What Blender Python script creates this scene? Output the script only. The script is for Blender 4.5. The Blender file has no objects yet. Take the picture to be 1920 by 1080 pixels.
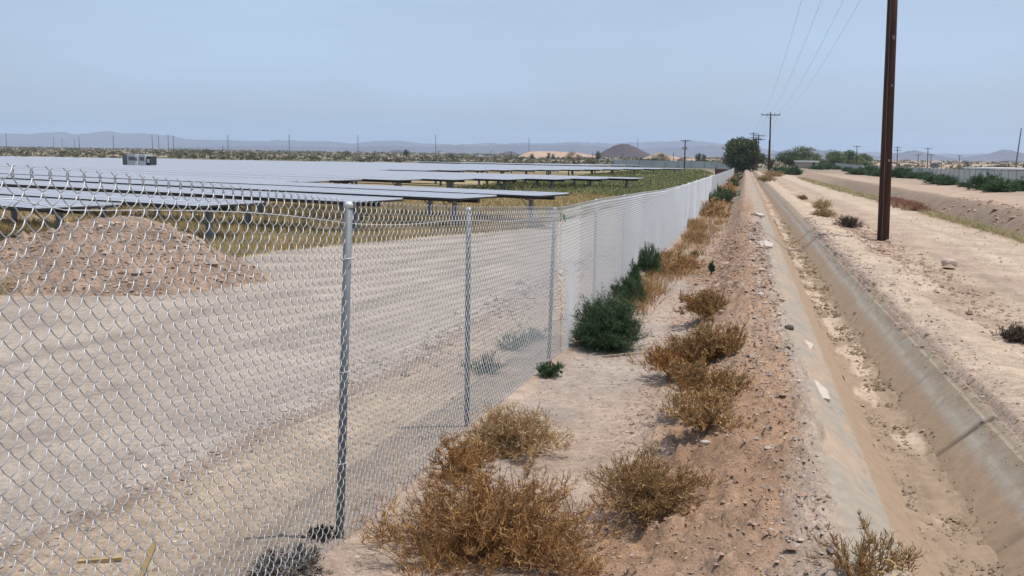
import bpy, math, random
import numpy as np
from mathutils import Matrix, Vector
random.seed(7); RS = np.random.RandomState(7)
R = math.radians
scene = bpy.context.scene; COL = scene.collection
# ------------------------------------------------------------------ camera
F = 1800.0; ZC = 1.95; PITCH = math.atan((540 - 287.5) / F); ROLL = R(0.86)
cam_d = bpy.data.cameras.new("camera"); cam = bpy.data.objects.new("camera", cam_d); COL.objects.link(cam)
cam_d.sensor_width = 36; cam_d.lens = 36 * F / 1920; cam_d.clip_start = 0.05; cam_d.clip_end = 60000
CM = Matrix.Rotation(R(90) - PITCH, 4, 'X') @ Matrix.Rotation(ROLL, 4, 'Z')
cam.matrix_world = Matrix.Translation((0, 0, ZC)) @ CM
scene.camera = cam
CM3 = np.array(CM.to_3x3())
def ray(px, py):
    return CM3 @ np.array([(px - 960) / F, -(py - 540) / F, -1.0])
def at_Y(px, py, Y):                      # the place where something seen at a pixel stands, for a depth
    d = ray(px, py); t = Y / d[1]; return np.array([d[0] * t, Y, ZC + d[2] * t])
TH = math.atan(430 / 1800.0); ST, CT = math.sin(TH), math.cos(TH)
def su(x, y): return x * ST + y * CT, x * CT - y * ST
def xy(s, u): return s * ST + u * CT, s * CT - u * ST
# ------------------------------------------------------------------ noise
def _h(ix, iy, seed):
    n = (ix.astype(np.int64) * 374761393 + iy.astype(np.int64) * 668265263 + seed * 1442695041) & 0x7fffffff
    n = ((n ^ (n >> 13)) * 1274126177) & 0x7fffffff
    n = n ^ (n >> 16)
    return (n & 0xffff) / 65535.0
def vn(x, y, seed=0):
    x = np.asarray(x, float); y = np.asarray(y, float)
    ix = np.floor(x); iy = np.floor(y); fx = x - ix; fy = y - iy
    fx = fx * fx * (3 - 2 * fx); fy = fy * fy * (3 - 2 * fy)
    a = _h(ix, iy, seed); b = _h(ix + 1, iy, seed); c = _h(ix, iy + 1, seed); d = _h(ix + 1, iy + 1, seed)
    return (a + (b - a) * fx) * (1 - fy) + (c + (d - c) * fx) * fy
def fbm(x, y, seed=0, o=4, g=.5):
    r = 0; a = 1; t = 0
    for k in range(o):
        r = r + a * (vn(x * 2 ** k, y * 2 ** k, seed + k * 17) - .5); t += a; a *= g
    return r / t * 2
def sm(a, b, x): t = np.clip((x - a) / (b - a), 0, 1); return t * t * (3 - 2 * t)
# ------------------------------------------------------------------ terrain
U_F = -2.03
def s_of(px):
    t = (px - 960) / F; return -U_F * (CT + t * ST) / (ST - t * CT)
def zfpix(px, py):
    q = s_of(px); return at_Y(px, py, xy(q, U_F)[1])[2]
_T0 = [(0, 303), (250, 326), (450, 349), (640, 374), (760, 381), (879, 386), (970, 386), (1037, 387), (1050, 386), (1080, 379), (1120, 371), (1167, 364), (1240, 354.5), (1300, 337), (1340, 325), (1372, 314)]
_TS = np.array([s_of(a) for a, b in _T0]); _TZ = np.array([zfpix(a, b) for a, b in _T0])
_B0 = [(632, 1012), (880, 806), (1036, 676)]
_BS = np.concatenate([[-5, 2.5], [s_of(a) for a, b in _B0], _TS[10:], [260]]); _BZ = np.concatenate([[ZC - 1.84, ZC - 1.86], [zfpix(a, b) for a, b in _B0], _TZ[10:] - 1.72, [ZC - 3.1]])
def zfence(s): return np.interp(s, _BS, _BZ)
def ztop(s): return np.interp(s, _TS, _TZ, left=_TZ[0] + .03) 
def zrim(s): return ZC + np.interp(s, [-5, 0, 10, 25, 140, 260, 600], [-1.9, -1.9, -1.93, -1.99, -2.6, -2.95, -3.2])
def zfield(n): return ZC + np.interp(n, [0, 12, 27, 40, 60, 150, 400], [-2.1, -2.28, -2.36, -2.5, -2.56, -2.8, -3.2])
def base(s, u):
    x, y = xy(s, u); n = .533 * x + .846 * y
    zf = zfence(s); zr = zrim(s)
    left = zf + (zfield(n) - zf) * sm(-3.5, -9, u)
    z = left + (zr - left) * sm(-.75, .15, u)
    z = z + .05 * sm(-.5, .1, u) * (1 - sm(.15, .6, u))
    z = z - .04 * sm(2.9, 3.6, u) - .06 * sm(2.4, 3.0, u)
    cn = sm(7.2, 9.0, u) * (1 - sm(9.9, 12.2, u)); z = z - 1.15 * cn * (1 - sm(110, 150, s))
    z = z + .12 * np.exp(-((u - 12.6) / .9) ** 2) + .25 * np.exp(-((u - 20) / 2.5) ** 2) * (1 - sm(120, 200, s)) - .3 * sm(14, 26, u)
    far = ZC - 3.2
    z = z + (far - z) * sm(220, 420, np.hypot(s, u))
    return z
DU = np.array([.66, .94, 1.21, 1.49, 1.76, 1.98]); DZ = np.array([0, -.21, -.46, -.46, -.21, 0])
def rough(s, u):
    d = np.hypot(s, u) + .01; fade = 1 / (1 + (d / 60) ** 2)
    wig = .25 * fbm(s * .8, u * .8, 3, 2)
    bank = sm(-1.0, -.5, u + wig) * (1 - sm(.46, .64, u))
    shelf = sm(2.0, 2.2, u) * (1 - sm(3.2, 3.6, u)); canal = sm(7, 7.8, u) * (1 - sm(12.4, 13, u))
    lum = np.maximum(0, fbm(s * 7, u * 9, 11, 3)) ** 1.3
    cl = np.maximum(0, fbm(s * 17, u * 21, 19, 2) - .05)
    z = fade * (.035 * fbm(s * .5, u * .6, 5, 3) + bank * (.13 * lum + .08 * cl + .05 * np.abs(fbm(s * 5, u * 12, 27, 2))) + .010 * fbm(s * 6, u * 6, 23, 3) + shelf * .05 * lum + canal * .16 * fbm(s * .9, u * .7, 31, 3))
    # edge of worn soil beside the shelf, step in the graded road
    e = 3.05 + .5 * fbm(s * .35, 0 * s, 41, 2) + .25 * fbm(s * 1.7, u, 43, 2) * fade
    z = z - fade * .05 * sm(-.1, .1, u - e) * (1 - sm(4, 5, u)) + fade * .05 * np.exp(-((u - e - .45) / .3) ** 2) * np.abs(fbm(s * 9, u * 9, 47, 2))
    eg = -3.55 + .25 * fbm(s * .6, 0 * s, 51, 2)
    z = z + fade * (.035 * np.exp(-((u - eg) / .16) ** 2) * (.5 + fbm(s * 8, u * 8, 53, 2)) + .03 * sm(-2.7, -2.1, u) * (1 - sm(-1.9, -1.3, u)))
    return z
def height(s, u):
    z = base(s, u) + rough(s, u)
    inch = (u > .59) & (u < 2.06) & (s < 235)
    zc = zrim(s) + np.interp(u, DU, DZ) - .07
    w = sm(.57, .66, u) * (1 - sm(1.98, 2.10, u)) * (1 - sm(225, 235, s))
    return np.where(inch, z * (1 - w) + zc * w, z)
def G(x, y):
    s, u = su(x, y); return float(height(np.array([s]), np.array([u]))[0])
_T = np.exp(np.arange(0, math.log(3000), .002))
def at_ground(px, py):
    d = ray(px, py); x = d[0] * _T; y = d[1] * _T; z = ZC + d[2] * _T
    g_ = height(*su(x, y)); k = np.nonzero(z <= g_)[0]; k = k[0] if len(k) else len(_T) - 1
    return np.array([x[k], y[k], g_[k]])
# ------------------------------------------------------------------ mesh helpers
class MB:
    def __init__(s): s.v = []; s.f = {}; s.n = 0; s.c = []
    def add(s, v, *fs, col=None):
        v = np.asarray(v, float).reshape(-1, 3)
        for f in fs:
            f = np.asarray(f, int); s.f.setdefault(f.shape[1], []).append(f + s.n)
        s.v.append(v); s.n += len(v)
        c = np.ones((len(v), 4)); 
        if col is not None: c[:, :3] = col
        s.c.append(c); return s
    def box(s, c, d, rz=0, col=None, m=None):
        x, y, z = [k / 2 for k in d]
        v = np.array([[a * x, b * y, e * z] for e in (-1, 1) for b in (-1, 1) for a in (-1, 1)])
        if rz: v = v @ np.array([[math.cos(rz), math.sin(rz), 0], [-math.sin(rz), math.cos(rz), 0], [0, 0, 1]])
        if m is not None: v = v @ np.array(m).T
        return s.add(v + np.array(c), [[0, 2, 3, 1], [4, 5, 7, 6], [0, 1, 5, 4], [2, 6, 7, 3], [0, 4, 6, 2], [1, 3, 7, 5]], col=col)
    def tube(s, pts, r, sides=8, col=None, cap=True):
        P = np.array(pts, float)[None]; rr = np.broadcast_to(np.array(r, float), (1, P.shape[1]))
        v, f = tubes(P, rr, sides); s.add(v, f, col=col)
        if cap:
            n0 = s.n - len(v); K = P.shape[1]
            s.f.setdefault(sides, []).append(np.array([[n0 + k for k in range(sides)][::-1], [n0 + (K - 1) * sides + k for k in range(sides)]]))
        return s
    def build(s, name, mat, parent=None, smooth=False, loc=None):
        me = bpy.data.meshes.new(name); V = np.concatenate(s.v)
        me.vertices.add(len(V)); me.vertices.foreach_set("co", V.astype(np.float32).ravel())
        L = []; T = []
        for k, fs in s.f.items():
            a = np.concatenate(fs); L.append(a.ravel()); T.append(np.full(len(a), k))
        L = np.concatenate(L); T = np.concatenate(T)
        me.loops.add(len(L)); me.loops.foreach_set("vertex_index", L.astype(np.int32))
        me.polygons.add(len(T)); st = np.concatenate([[0], np.cumsum(T)[:-1]])
        me.polygons.foreach_set("loop_start", st.astype(np.int32)); me.polygons.foreach_set("loop_total", T.astype(np.int32))
        me.polygons.foreach_set("use_smooth", np.full(len(T), bool(smooth)))
        a = me.color_attributes.new("tint", 'FLOAT_COLOR', 'POINT'); a.data.foreach_set("color", np.concatenate(s.c).astype(np.float32).ravel())
        me.update(calc_edges=True); me.validate()
        me.materials.append(mat)
        o = bpy.data.objects.new(name, me); COL.objects.link(o)
        if parent is not None: o.parent = parent
        if loc is not None: o.location = loc
        return o
def _frames(P):
    T = np.gradient(P, axis=1); T /= np.linalg.norm(T, axis=2, keepdims=True) + 1e-12
    m = T.mean(1); ref = np.where(np.abs(m[:, 2:3]) > .8 * (np.linalg.norm(m, axis=1, keepdims=True) + 1e-9), [[1., 0.1, 0]], [[0, 0, 1.]])[:, None]
    A = np.cross(T, np.broadcast_to(ref, T.shape)); A /= np.linalg.norm(A, axis=2, keepdims=True) + 1e-12
    return T, A, np.cross(T, A)
def tubes(P, rad, S):
    N, K, _ = P.shape; T, A, B = _frames(P)
    a = np.arange(S) * 2 * math.pi / S
    rad = np.broadcast_to(np.asarray(rad, float), (N, K))
    V = P[:, :, None] + rad[:, :, None, None] * (A[:, :, None] * np.cos(a)[None, None, :, None] + B[:, :, None] * np.sin(a)[None, None, :, None])
    n = np.arange(N)[:, None, None] * K * S; k = np.arange(K - 1)[None, :, None] * S; i = np.arange(S)[None, None]; j = (i + 1) % S
    f = np.stack([n + k + i, n + k + j, n + k + S + j, n + k + S + i], -1).reshape(-1, 4)
    return V.reshape(-1, 3), f
def ribbons(P, w):
    N, K, _ = P.shape; T, A, B = _frames(P); ph = RS.rand(N)[:, None, None] * 6.28
    D = A * np.cos(ph) + B * np.sin(ph); w = np.broadcast_to(np.asarray(w, float), (N, K))[:, :, None]
    V = np.stack([P - D * w, P + D * w], 2)
    n = np.arange(N)[:, None] * K * 2; k = np.arange(K - 1)[None] * 2
    f = np.stack([n + k, n + k + 1, n + k + 3, n + k + 2], -1).reshape(-1, 4)
    return V.reshape(-1, 3), f
def rep(c, m): return np.repeat(c, m, axis=0)
def tag(o, label=None, cat=None, group=None, kind=None):
    if label: o['label'] = label
    if cat: o['category'] = cat
    if group: o['group'] = group
    if kind: o['kind'] = kind
    return o
def empty(name, loc, rz=0):
    o = bpy.data.objects.new(name, None); COL.objects.link(o); o.location = loc; o.rotation_euler = (0, 0, rz); o.empty_display_size = .2; return o
# ------------------------------------------------------------------ materials
def mat(name, col=(.5, .5, .5), rough=.8, metal=0, var=0, scale=5, bump=0, bscale=30, tint=False, spec=.3, dist=.02, trans=0, stretch=1):
    m = bpy.data.materials.new(name); m.use_nodes = True; N = m.node_tree.nodes; L = m.node_tree.links; b = N['Principled BSDF']
    b.inputs['Roughness'].default_value = rough; b.inputs['Metallic'].default_value = metal; b.inputs['Specular IOR Level'].default_value = spec
    tc = N.new('ShaderNodeTexCoord')
    mp = N.new('ShaderNodeMapping'); mp.inputs['Scale'].default_value = (1, 1, stretch); L.new(tc.outputs['Object'], mp.inputs[0])
    if tint:
        a = N.new('ShaderNodeAttribute'); a.attribute_name = 'tint'; src = a.outputs['Color']
    else:
        a = N.new('ShaderNodeRGB'); a.outputs[0].default_value = (*col, 1); src = a.outputs[0]
    if var:
        nz = N.new('ShaderNodeTexNoise'); nz.inputs['Scale'].default_value = scale; nz.inputs['Detail'].default_value = 6
        L.new(mp.outputs[0], nz.inputs['Vector'])
        mr = N.new('ShaderNodeMapRange'); mr.inputs[1].default_value = .25; mr.inputs[2].default_value = .75; mr.inputs[3].default_value = 1 - var; mr.inputs[4].default_value = 1 + var
        L.new(nz.outputs[0], mr.inputs[0])
        mx = N.new('ShaderNodeVectorMath'); mx.operation = 'SCALE'; L.new(src, mx.inputs[0]); L.new(mr.outputs[0], mx.inputs['Scale']); src = mx.outputs[0]
    L.new(src, b.inputs['Base Color'])
    if bump:
        nb = N.new('ShaderNodeTexNoise'); nb.inputs['Scale'].default_value = bscale; nb.inputs['Detail'].default_value = 5; L.new(mp.outputs[0], nb.inputs['Vector'])
        bp = N.new('ShaderNodeBump'); bp.inputs['Strength'].default_value = bump; bp.inputs['Distance'].default_value = dist
        L.new(nb.outputs[0], bp.inputs['Height']); L.new(bp.outputs[0], b.inputs['Normal'])
    if trans:
        t = N.new('ShaderNodeBsdfTranslucent'); L.new(src, t.inputs[0]); ms = N.new('ShaderNodeMixShader'); ms.inputs[0].default_value = trans
        L.new(b.outputs[0], ms.inputs[1]); L.new(t.outputs[0], ms.inputs[2]); L.new(ms.outputs[0], N['Material Output'].inputs['Surface'])
    return m
def soil_mat():
    m = bpy.data.materials.new("soil"); m.use_nodes = True; N = m.node_tree.nodes; L = m.node_tree.links; b = N['Principled BSDF']
    b.inputs['Roughness'].default_value = .95; b.inputs['Specular IOR Level'].default_value = .1
    tc = N.new('ShaderNodeTexCoord'); at = N.new('ShaderNodeAttribute'); at.attribute_name = 'tint'
    def noise(sc, det=6, rg=.55, dim=None):
        n = N.new('ShaderNodeTexNoise'); n.inputs['Scale'].default_value = sc; n.inputs['Detail'].default_value = det; n.inputs['Roughness'].default_value = rg
        L.new(tc.outputs['Object'], n.inputs['Vector']); return n.outputs[0]
    def mr(src, a, bb, c, d):
        q = N.new('ShaderNodeMapRange'); q.inputs[1].default_value = a; q.inputs[2].default_value = bb; q.inputs[3].default_value = c; q.inputs[4].default_value = d; L.new(src, q.inputs[0]); return q.outputs[0]
    def mul(a, bb):
        q = N.new('ShaderNodeMath'); q.operation = 'MULTIPLY'; L.new(a, q.inputs[0]); L.new(bb, q.inputs[1]); return q.outputs[0]
    f = mul(mr(noise(1.1, 8), .3, .7, .86, 1.14), mr(noise(14, 8, .65), .3, .7, .76, 1.2))
    f = mul(f, mr(noise(70, 5, .7), .25, .75, .55, 1.4))
    # small stones
    vo = N.new('ShaderNodeTexVoronoi'); vo.inputs['Scale'].default_value = 26; L.new(tc.outputs['Object'], vo.inputs['Vector'])
    vo2 = N.new('ShaderNodeTexVoronoi'); vo2.inputs['Scale'].default_value = 60; L.new(tc.outputs['Object'], vo2.inputs['Vector'])
    sp = mr(vo.outputs['Distance'], .10, .2, 1, 0); sp2 = mr(vo2.outputs['Distance'], .12, .24, 1, 0)
    sh = N.new('ShaderNodeSeparateColor'); L.new(vo.outputs['Color'], sh.inputs[0]); sh2 = N.new('ShaderNodeSeparateColor'); L.new(vo2.outputs['Color'], sh2.inputs[0])
    st = mul(sp, mr(sh.outputs[0], .55, .62, 0, 1)); st2 = mul(sp2, mr(sh2.outputs[0], .5, .6, 0, 1))
    sc = N.new('ShaderNodeVectorMath'); sc.operation = 'SCALE'; L.new(at.outputs['Color'], sc.inputs[0]); L.new(f, sc.inputs['Scale'])
    stc = N.new('ShaderNodeMix'); stc.data_type = 'RGBA'; L.new(sh.outputs[1], stc.inputs[0]); stc.inputs[6].default_value = (.20, .15, .13, 1); stc.inputs[7].default_value = (.42, .37, .34, 1)
    m1 = N.new('ShaderNodeMix'); m1.data_type = 'RGBA'; L.new(mul(st, mr(noise(.7, 2), .4, .6, .1, .8)), m1.inputs[0]); L.new(sc.outputs[0], m1.inputs[6]); L.new(stc.outputs[2], m1.inputs[7])
    m2 = N.new('ShaderNodeMix'); m2.data_type = 'RGBA'; L.new(mul(st2, mr(noise(.9, 2), .4, .6, .1, .55)), m2.inputs[0]); L.new(m1.outputs[2], m2.inputs[6]); L.new(stc.outputs[2], m2.inputs[7])
    L.new(m2.outputs[2], b.inputs['Base Color'])
    ad = N.new('ShaderNodeMath'); ad.operation = 'MULTIPLY_ADD'; L.new(noise(38, 8, .7), ad.inputs[0]); ad.inputs[1].default_value = 1.0
    L.new(mul(st, mr(noise(.7, 2), .4, .6, .2, .9)), ad.inputs[2])
    bp = N.new('ShaderNodeBump'); bp.inputs['Strength'].default_value = .75; bp.inputs['Distance'].default_value = .022; L.new(ad.outputs[0], bp.inputs['Height']); L.new(bp.outputs[0], b.inputs['Normal'])
    return m
M_soil = soil_mat()
M_conc = mat("stained_concrete", tint=True, rough=.85, var=.13, scale=11, bump=.35, bscale=45, dist=.01)
M_mud = mat("dried_mud", tint=True, rough=.9, var=.2, scale=9, bump=.6, bscale=35)
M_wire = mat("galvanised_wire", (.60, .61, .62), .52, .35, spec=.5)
M_wire0 = mat("darker_galvanised_wire", (.46, .47, .485), .48, .45, spec=.5)  # darker tone of the same wire, for the near run of mesh
M_post = mat("galvanised_post", (.19, .205, .215), .6, .2, var=.12, scale=9, spec=.35)
M_cap = mat("post_cap", (.6, .62, .64), .5, .3)
M_wood = mat("creosoted_wood", (.060, .031, .022), .85, var=.55, scale=22, bump=.7, bscale=30, stretch=.035)
M_woodgrey = mat("weathered_wood", (.11, .06, .045), .85, var=.2)
M_steel = mat("weathered_steel", (.16, .17, .18), .6, .3)
M_tint = mat("dry_stems", tint=True, rough=.8, spec=.15, trans=.15)
M_leaf = mat("green_stems", tint=True, rough=.7, spec=.2, trans=.2)
M_bark = mat("bark", (.10, .075, .055), .9, var=.2)
M_rock = mat("rock", tint=True, rough=.9, var=.15, scale=20, bump=.4, bscale=40)
M_white = mat("white_metal", (.75, .75, .74), .5, var=.05)
M_greyw = mat("grey_slats", (.47, .49, .49), .6, var=.12, scale=2)
M_cab = mat("cabinet_paint", (.50, .54, .54), .5)
M_dark = mat("dark_metal", (.04, .042, .045), .5)
M_tan = mat("tan_wall", (.36, .31, .27), .8, var=.08)
M_mound = mat("dug_earth", tint=True, rough=.95, var=.25, scale=5, bump=.8, bscale=20, dist=.04)
M_lumber = mat("pale_lumber", (.34, .24, .12), .8, var=.3, scale=30)
M_mtn = mat("mountain_rock", (.075, .058, .075), .95, var=.15, scale=.004)
M_pile = mat("galvanised_pile", (.30, .31, .33), .55, .2, var=.1)
M_tarp = mat("green_tape", (.02, .25, .12), .6)
M_ins = mat("porcelain", (.16, .10, .09), .3)
def panel_mat():
    m = bpy.data.materials.new("solar_glass"); m.use_nodes = True; N = m.node_tree.nodes; L = m.node_tree.links; b = N['Principled BSDF']
    tc = N.new('ShaderNodeTexCoord'); sp = N.new('ShaderNodeSeparateXYZ'); L.new(tc.outputs['Object'], sp.inputs[0])
    def line(sock, per, w):
        a = N.new('ShaderNodeMath'); a.operation = 'MODULO'; a.inputs[1].default_value = per
        ab = N.new('ShaderNodeMath'); ab.operation = 'ABSOLUTE'; L.new(sock, ab.inputs[0]); L.new(ab.outputs[0], a.inputs[0])
        c = N.new('ShaderNodeMath'); c.operation = 'LESS_THAN'; c.inputs[1].default_value = w; L.new(a.outputs[0], c.inputs[0]); return c.outputs[0]
    mx = N.new('ShaderNodeMath'); mx.operation = 'MAXIMUM'; L.new(line(sp.outputs[0], .62, .045), mx.inputs[0]); L.new(line(sp.outputs[1], 1.0, .04), mx.inputs[1])
    mc = N.new('ShaderNodeMix'); mc.data_type = 'RGBA'; L.new(mx.outputs[0], mc.inputs[0]); mc.inputs[6].default_value = (.25, .255, .29, 1); mc.inputs[7].default_value = (.60, .61, .63, 1)
    L.new(mc.outputs[2], b.inputs['Base Color'])
    mr = N.new('ShaderNodeMapRange'); mr.inputs[3].default_value = .35; mr.inputs[4].default_value = .5; L.new(mx.outputs[0], mr.inputs[0]); L.new(mr.outputs[0], b.inputs['Roughness'])
    b.inputs['IOR'].default_value = 1.6; b.inputs['Specular IOR Level'].default_value = .6
    return m
M_panel = panel_mat()
# ------------------------------------------------------------------ ground sheet
def axis(a0, fine, lim, grow, hi, start=0.0):
    v = [a0]; 
    while v[-1] < hi:
        v.append(v[-1] + max(fine, grow * max(0, abs(v[-1] - start)) if abs(v[-1] - start) > lim else fine))
    return np.array(v)
sg = axis(1.0, .03, 3, .0105, 12500)
sg = np.concatenate([[-400, -100, -30, -10, -4, -2, -1, 0, .5], sg])
ur = axis(0, .028, 2.2, .0135, 9500); ul = -axis(0, .028, 2.6, .0135, 9500)[1:][::-1]
ug = np.concatenate([ul, ur])
S_, U_ = np.meshgrid(sg, ug, indexing='ij')
Z_ = height(S_, U_); X_, Y_ = xy(S_, U_)
def soil_colour(S, U):
    j = .35 * fbm(S * 1.2, U * 1.2, 61, 3) + .3 * fbm(S * .25, U * .25, 67, 2)
    j2 = j * np.clip(np.hypot(S, U) / 10, 1, 6)
    c = np.empty(S.shape + (3,)); c[:] = (.375, .285, .225)                       # path beside the fence
    def lay(col, w):
        w = np.clip(w, 0, 1)[..., None]; c[:] = c * (1 - w) + np.array(col) * w
    lay((.33, .275, .235), .9 * sm(-.3, .2, fbm(S * .7, U * .9, 71, 3)) * sm(-2, -1.6, U) * (1 - sm(-.6, -.2, U)))     # grey gravel patches
    lay((.315, .20, .13), sm(-.9, -.5, U + j) * (1 - sm(.56, .66, U)) * (.85 + .5 * fbm(S * .5, U, 73, 2)) * (1 - sm(30, 60, S) * .6))  # red clods of the bank
    lay((.36, .30, .25), sm(.28, .48, U + j * .4) * (1 - sm(.61, .68, U)) * .8)
    lay((.445, .345, .262), sm(2.0, 2.3, U))                                   # pale crust shelf
    e = 3.05 + .5 * fbm(S * .35, 0 * S, 41, 2) + .25 * fbm(S * 1.7, U, 43, 2)
    lay((.34, .25, .185), sm(-.1, .1, U - e) * (1 - sm(.5, 1.3, U - e + j)) * .9)
    lay((.41, .315, .238), sm(.5, 1.3, U - e + j))
    lay((.48, .385, .295), .7 * np.exp(-((U - 5.7 + j * .5) / .7) ** 2))          # pale wheel track
    lay((.34, .25, .195), .6 * np.exp(-((U - 4.6 + j * .5) / .35) ** 2))
    lay((.27, .20, .15), sm(7.0, 7.6, U + j * .5) * (1 - sm(12.0, 12.6, U)))
    lay((.39, .29, .22), sm(12.0, 12.8, U + j * .5))
    lay((.33, .25, .19), sm(17, 18, U + j2))
    # inside the fence
    lay((.355, .275, .205), sm(-2.0, -2.2, U))
    lay((.345, .29, .245), sm(-3.4, -3.65, U + j * .4)); lay((.22, .165, .13), .8 * np.exp(-((U + 3.5 + j * .4) / .12) ** 2))
    X, Y = xy(S, U); n = .533 * X + .846 * Y
    edge = np.minimum(np.interp(S, [0, 14, 20, 30, 40, 300], [-11, -10.6, -10.3, -6.9, -6.4, -6.4]), -5)
    inf = sm(.35, -.35, U - edge + j * .6)
    lay((.34, .26, .16), inf)
    lay((.24, .22, .12), inf * sm(0, .4, fbm(S * .12, U * .3, 81, 3)) * .7)
    lay((.22, .215, .11), inf * sm(50, 80, S) * sm(-30, -12, U) * .8)
    far = sm(130, 240, np.hypot(S, U))
    lay((.33, .25, .19), far)
    lay((.13, .125, .085), far * sm(-.08, .12, fbm(X * .004, Y * .012, 91, 4)) * sm(0.1, -.2, U / (S + 1) - .1))
    nearw = 1 / (1 + (np.hypot(S, U) / 50) ** 2)
    c *= (1 + nearw * (.16 * fbm(S * .12, U * 2.6, 95, 3) * ((U < -3.4) | (U > 3.2)) + np.where(U < -3.3, .12, .22) * fbm(S * 9, U * 9, 97, 3) + .12 * fbm(S * 2, U * 2, 98, 2)))[..., None]
    for uu in (-5.4, -7.0, 4.35, 5.9): c *= (1 - .17 * nearw * np.exp(-((U - uu + .5 * fbm(S * .12, 0 * S, 99, 2)) / .13) ** 2))[..., None]
    return np.clip(c, .01, 1)
C_ = soil_colour(S_, U_)
def grid_faces(a, b):
    i = np.arange(a - 1)[:, None] * b + np.arange(b - 1)[None]
    return np.stack([i, i + b, i + b + 1, i + 1], -1).reshape(-1, 4)
g = MB(); g.add(np.stack([X_, Y_, Z_], -1), grid_faces(*S_.shape), col=C_.reshape(-1, 3))
tag(g.build("ground", M_soil, smooth=True), kind='structure')
del S_, U_, Z_, X_, Y_, C_
# ------------------------------------------------------------------ irrigation ditch
sd = axis(1.0, .06, 6, .01, 232)
ud = np.concatenate([np.linspace(.38, .66, 12), np.linspace(.66, 1.21, 21)[1:], np.linspace(1.21, 1.49, 8)[1:], np.linspace(1.49, 1.98, 19)[1:], np.linspace(1.98, 2.10, 4)[1:]])
Sd, Ud = np.meshgrid(sd, ud, indexing='ij')
Zd = zrim(Sd) + np.interp(Ud, DU, DZ) + .006 * fbm(Sd * 3, Ud * 3, 101, 3)
Zd += np.where(Ud < .66, .012 - .6 * np.clip(.55 + .15 * fbm(Sd * 1.6, 0 * Sd, 103, 4) - Ud, 0, 1) + .012 * fbm(Sd * 7, Ud * 9, 104, 3), 0) + np.where(Ud > 1.94, -.5 * (Ud - 1.94), 0) - .02 * (Ud > 1.9)
jt = np.abs((Sd + 1.6) % 1.9 - .95) ; Zd -= .012 * np.exp(-((.95 - jt) / .02) ** 2) * (Ud > 1.4)
cd = np.empty(Sd.shape + (3,)); cd[:] = (.30, .255, .205)
def layd(col, w):
    w = np.clip(w, 0, 1)[..., None]; cd[:] = cd * (1 - w) + np.array(col) * w
wl = .03 * fbm(Sd * .6, 0 * Sd, 107, 3)
layd((.30, .212, .142), (sm(.90, .94, Ud + wl) * (1 - sm(1.70, 1.78, Ud + wl))))
layd((.43, .37, .29), .5 * np.exp(-((Ud + wl - 1.79) / .018) ** 2))
layd((.28, .22, .16), sm(1.80, 1.9, Ud + .15 * fbm(Sd * 5, Ud * 5, 109, 3)) * .9)
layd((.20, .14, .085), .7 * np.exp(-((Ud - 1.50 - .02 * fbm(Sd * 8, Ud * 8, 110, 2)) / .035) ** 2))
layd((.09, .065, .045), np.exp(-((.95 - jt) / .03) ** 2) * sm(1.5, 1.6, Ud) * (.8 + .5 * fbm(Sd * .2, Ud * 3, 111, 2)))
layd((.36, .27, .195), .85 * sm(-.05, .25, fbm(Sd * 1.8, Ud * 7, 117, 4) + .8 * (.74 - Ud)) * (Ud < .92)); layd((.22, .185, .155), .7 * np.exp(-(fbm(Sd * 2.2, Ud * 3, 119, 4) / .03) ** 2) * (Ud < .9))
layd((.24, .17, .12), .8 * sm(.05, .3, fbm(Sd * 6, Ud * 10, 113, 3)) * (Ud > 1.85))
Xd, Yd = xy(Sd, Ud)
tag(MB().add(np.stack([Xd, Yd, Zd], -1), grid_faces(*Sd.shape), col=cd.reshape(-1, 3)).build("ditch_lining", M_conc, smooth=False), kind='structure')
um = np.linspace(1.12, 1.57, 26); sm_ = axis(1.0, .035, 4, .012, 232)
Sm, Um = np.meshgrid(sm_, um, indexing='ij')
q = fbm(Sm * 3.2, Um * 5, 121, 4); Zm = zrim(Sm) - .46 + .025 + .04 * q + .03 * np.abs((Um - 1.35) / .2) ** 3 + .03 * np.maximum(0, fbm(Sm * 11, Um * 13, 123, 2))
cm = np.empty(Sm.shape + (3,)); cm[:] = (.27, .195, .135)
w = sm(0, .25, fbm(Sm * 1.3, Um * 4, 125, 4) + .2 - 2.6 * np.abs(Um - 1.34))[..., None]; cm = cm * (1 - w) + np.array((.42, .32, .24)) * w
Xm, Ym = xy(Sm, Um)
tag(MB().add(np.stack([Xm, Ym, Zm], -1), grid_faces(*Sm.shape), col=cm.reshape(-1, 3)).build("ditch_mud", M_mud, smooth=True), kind='structure')
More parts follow.
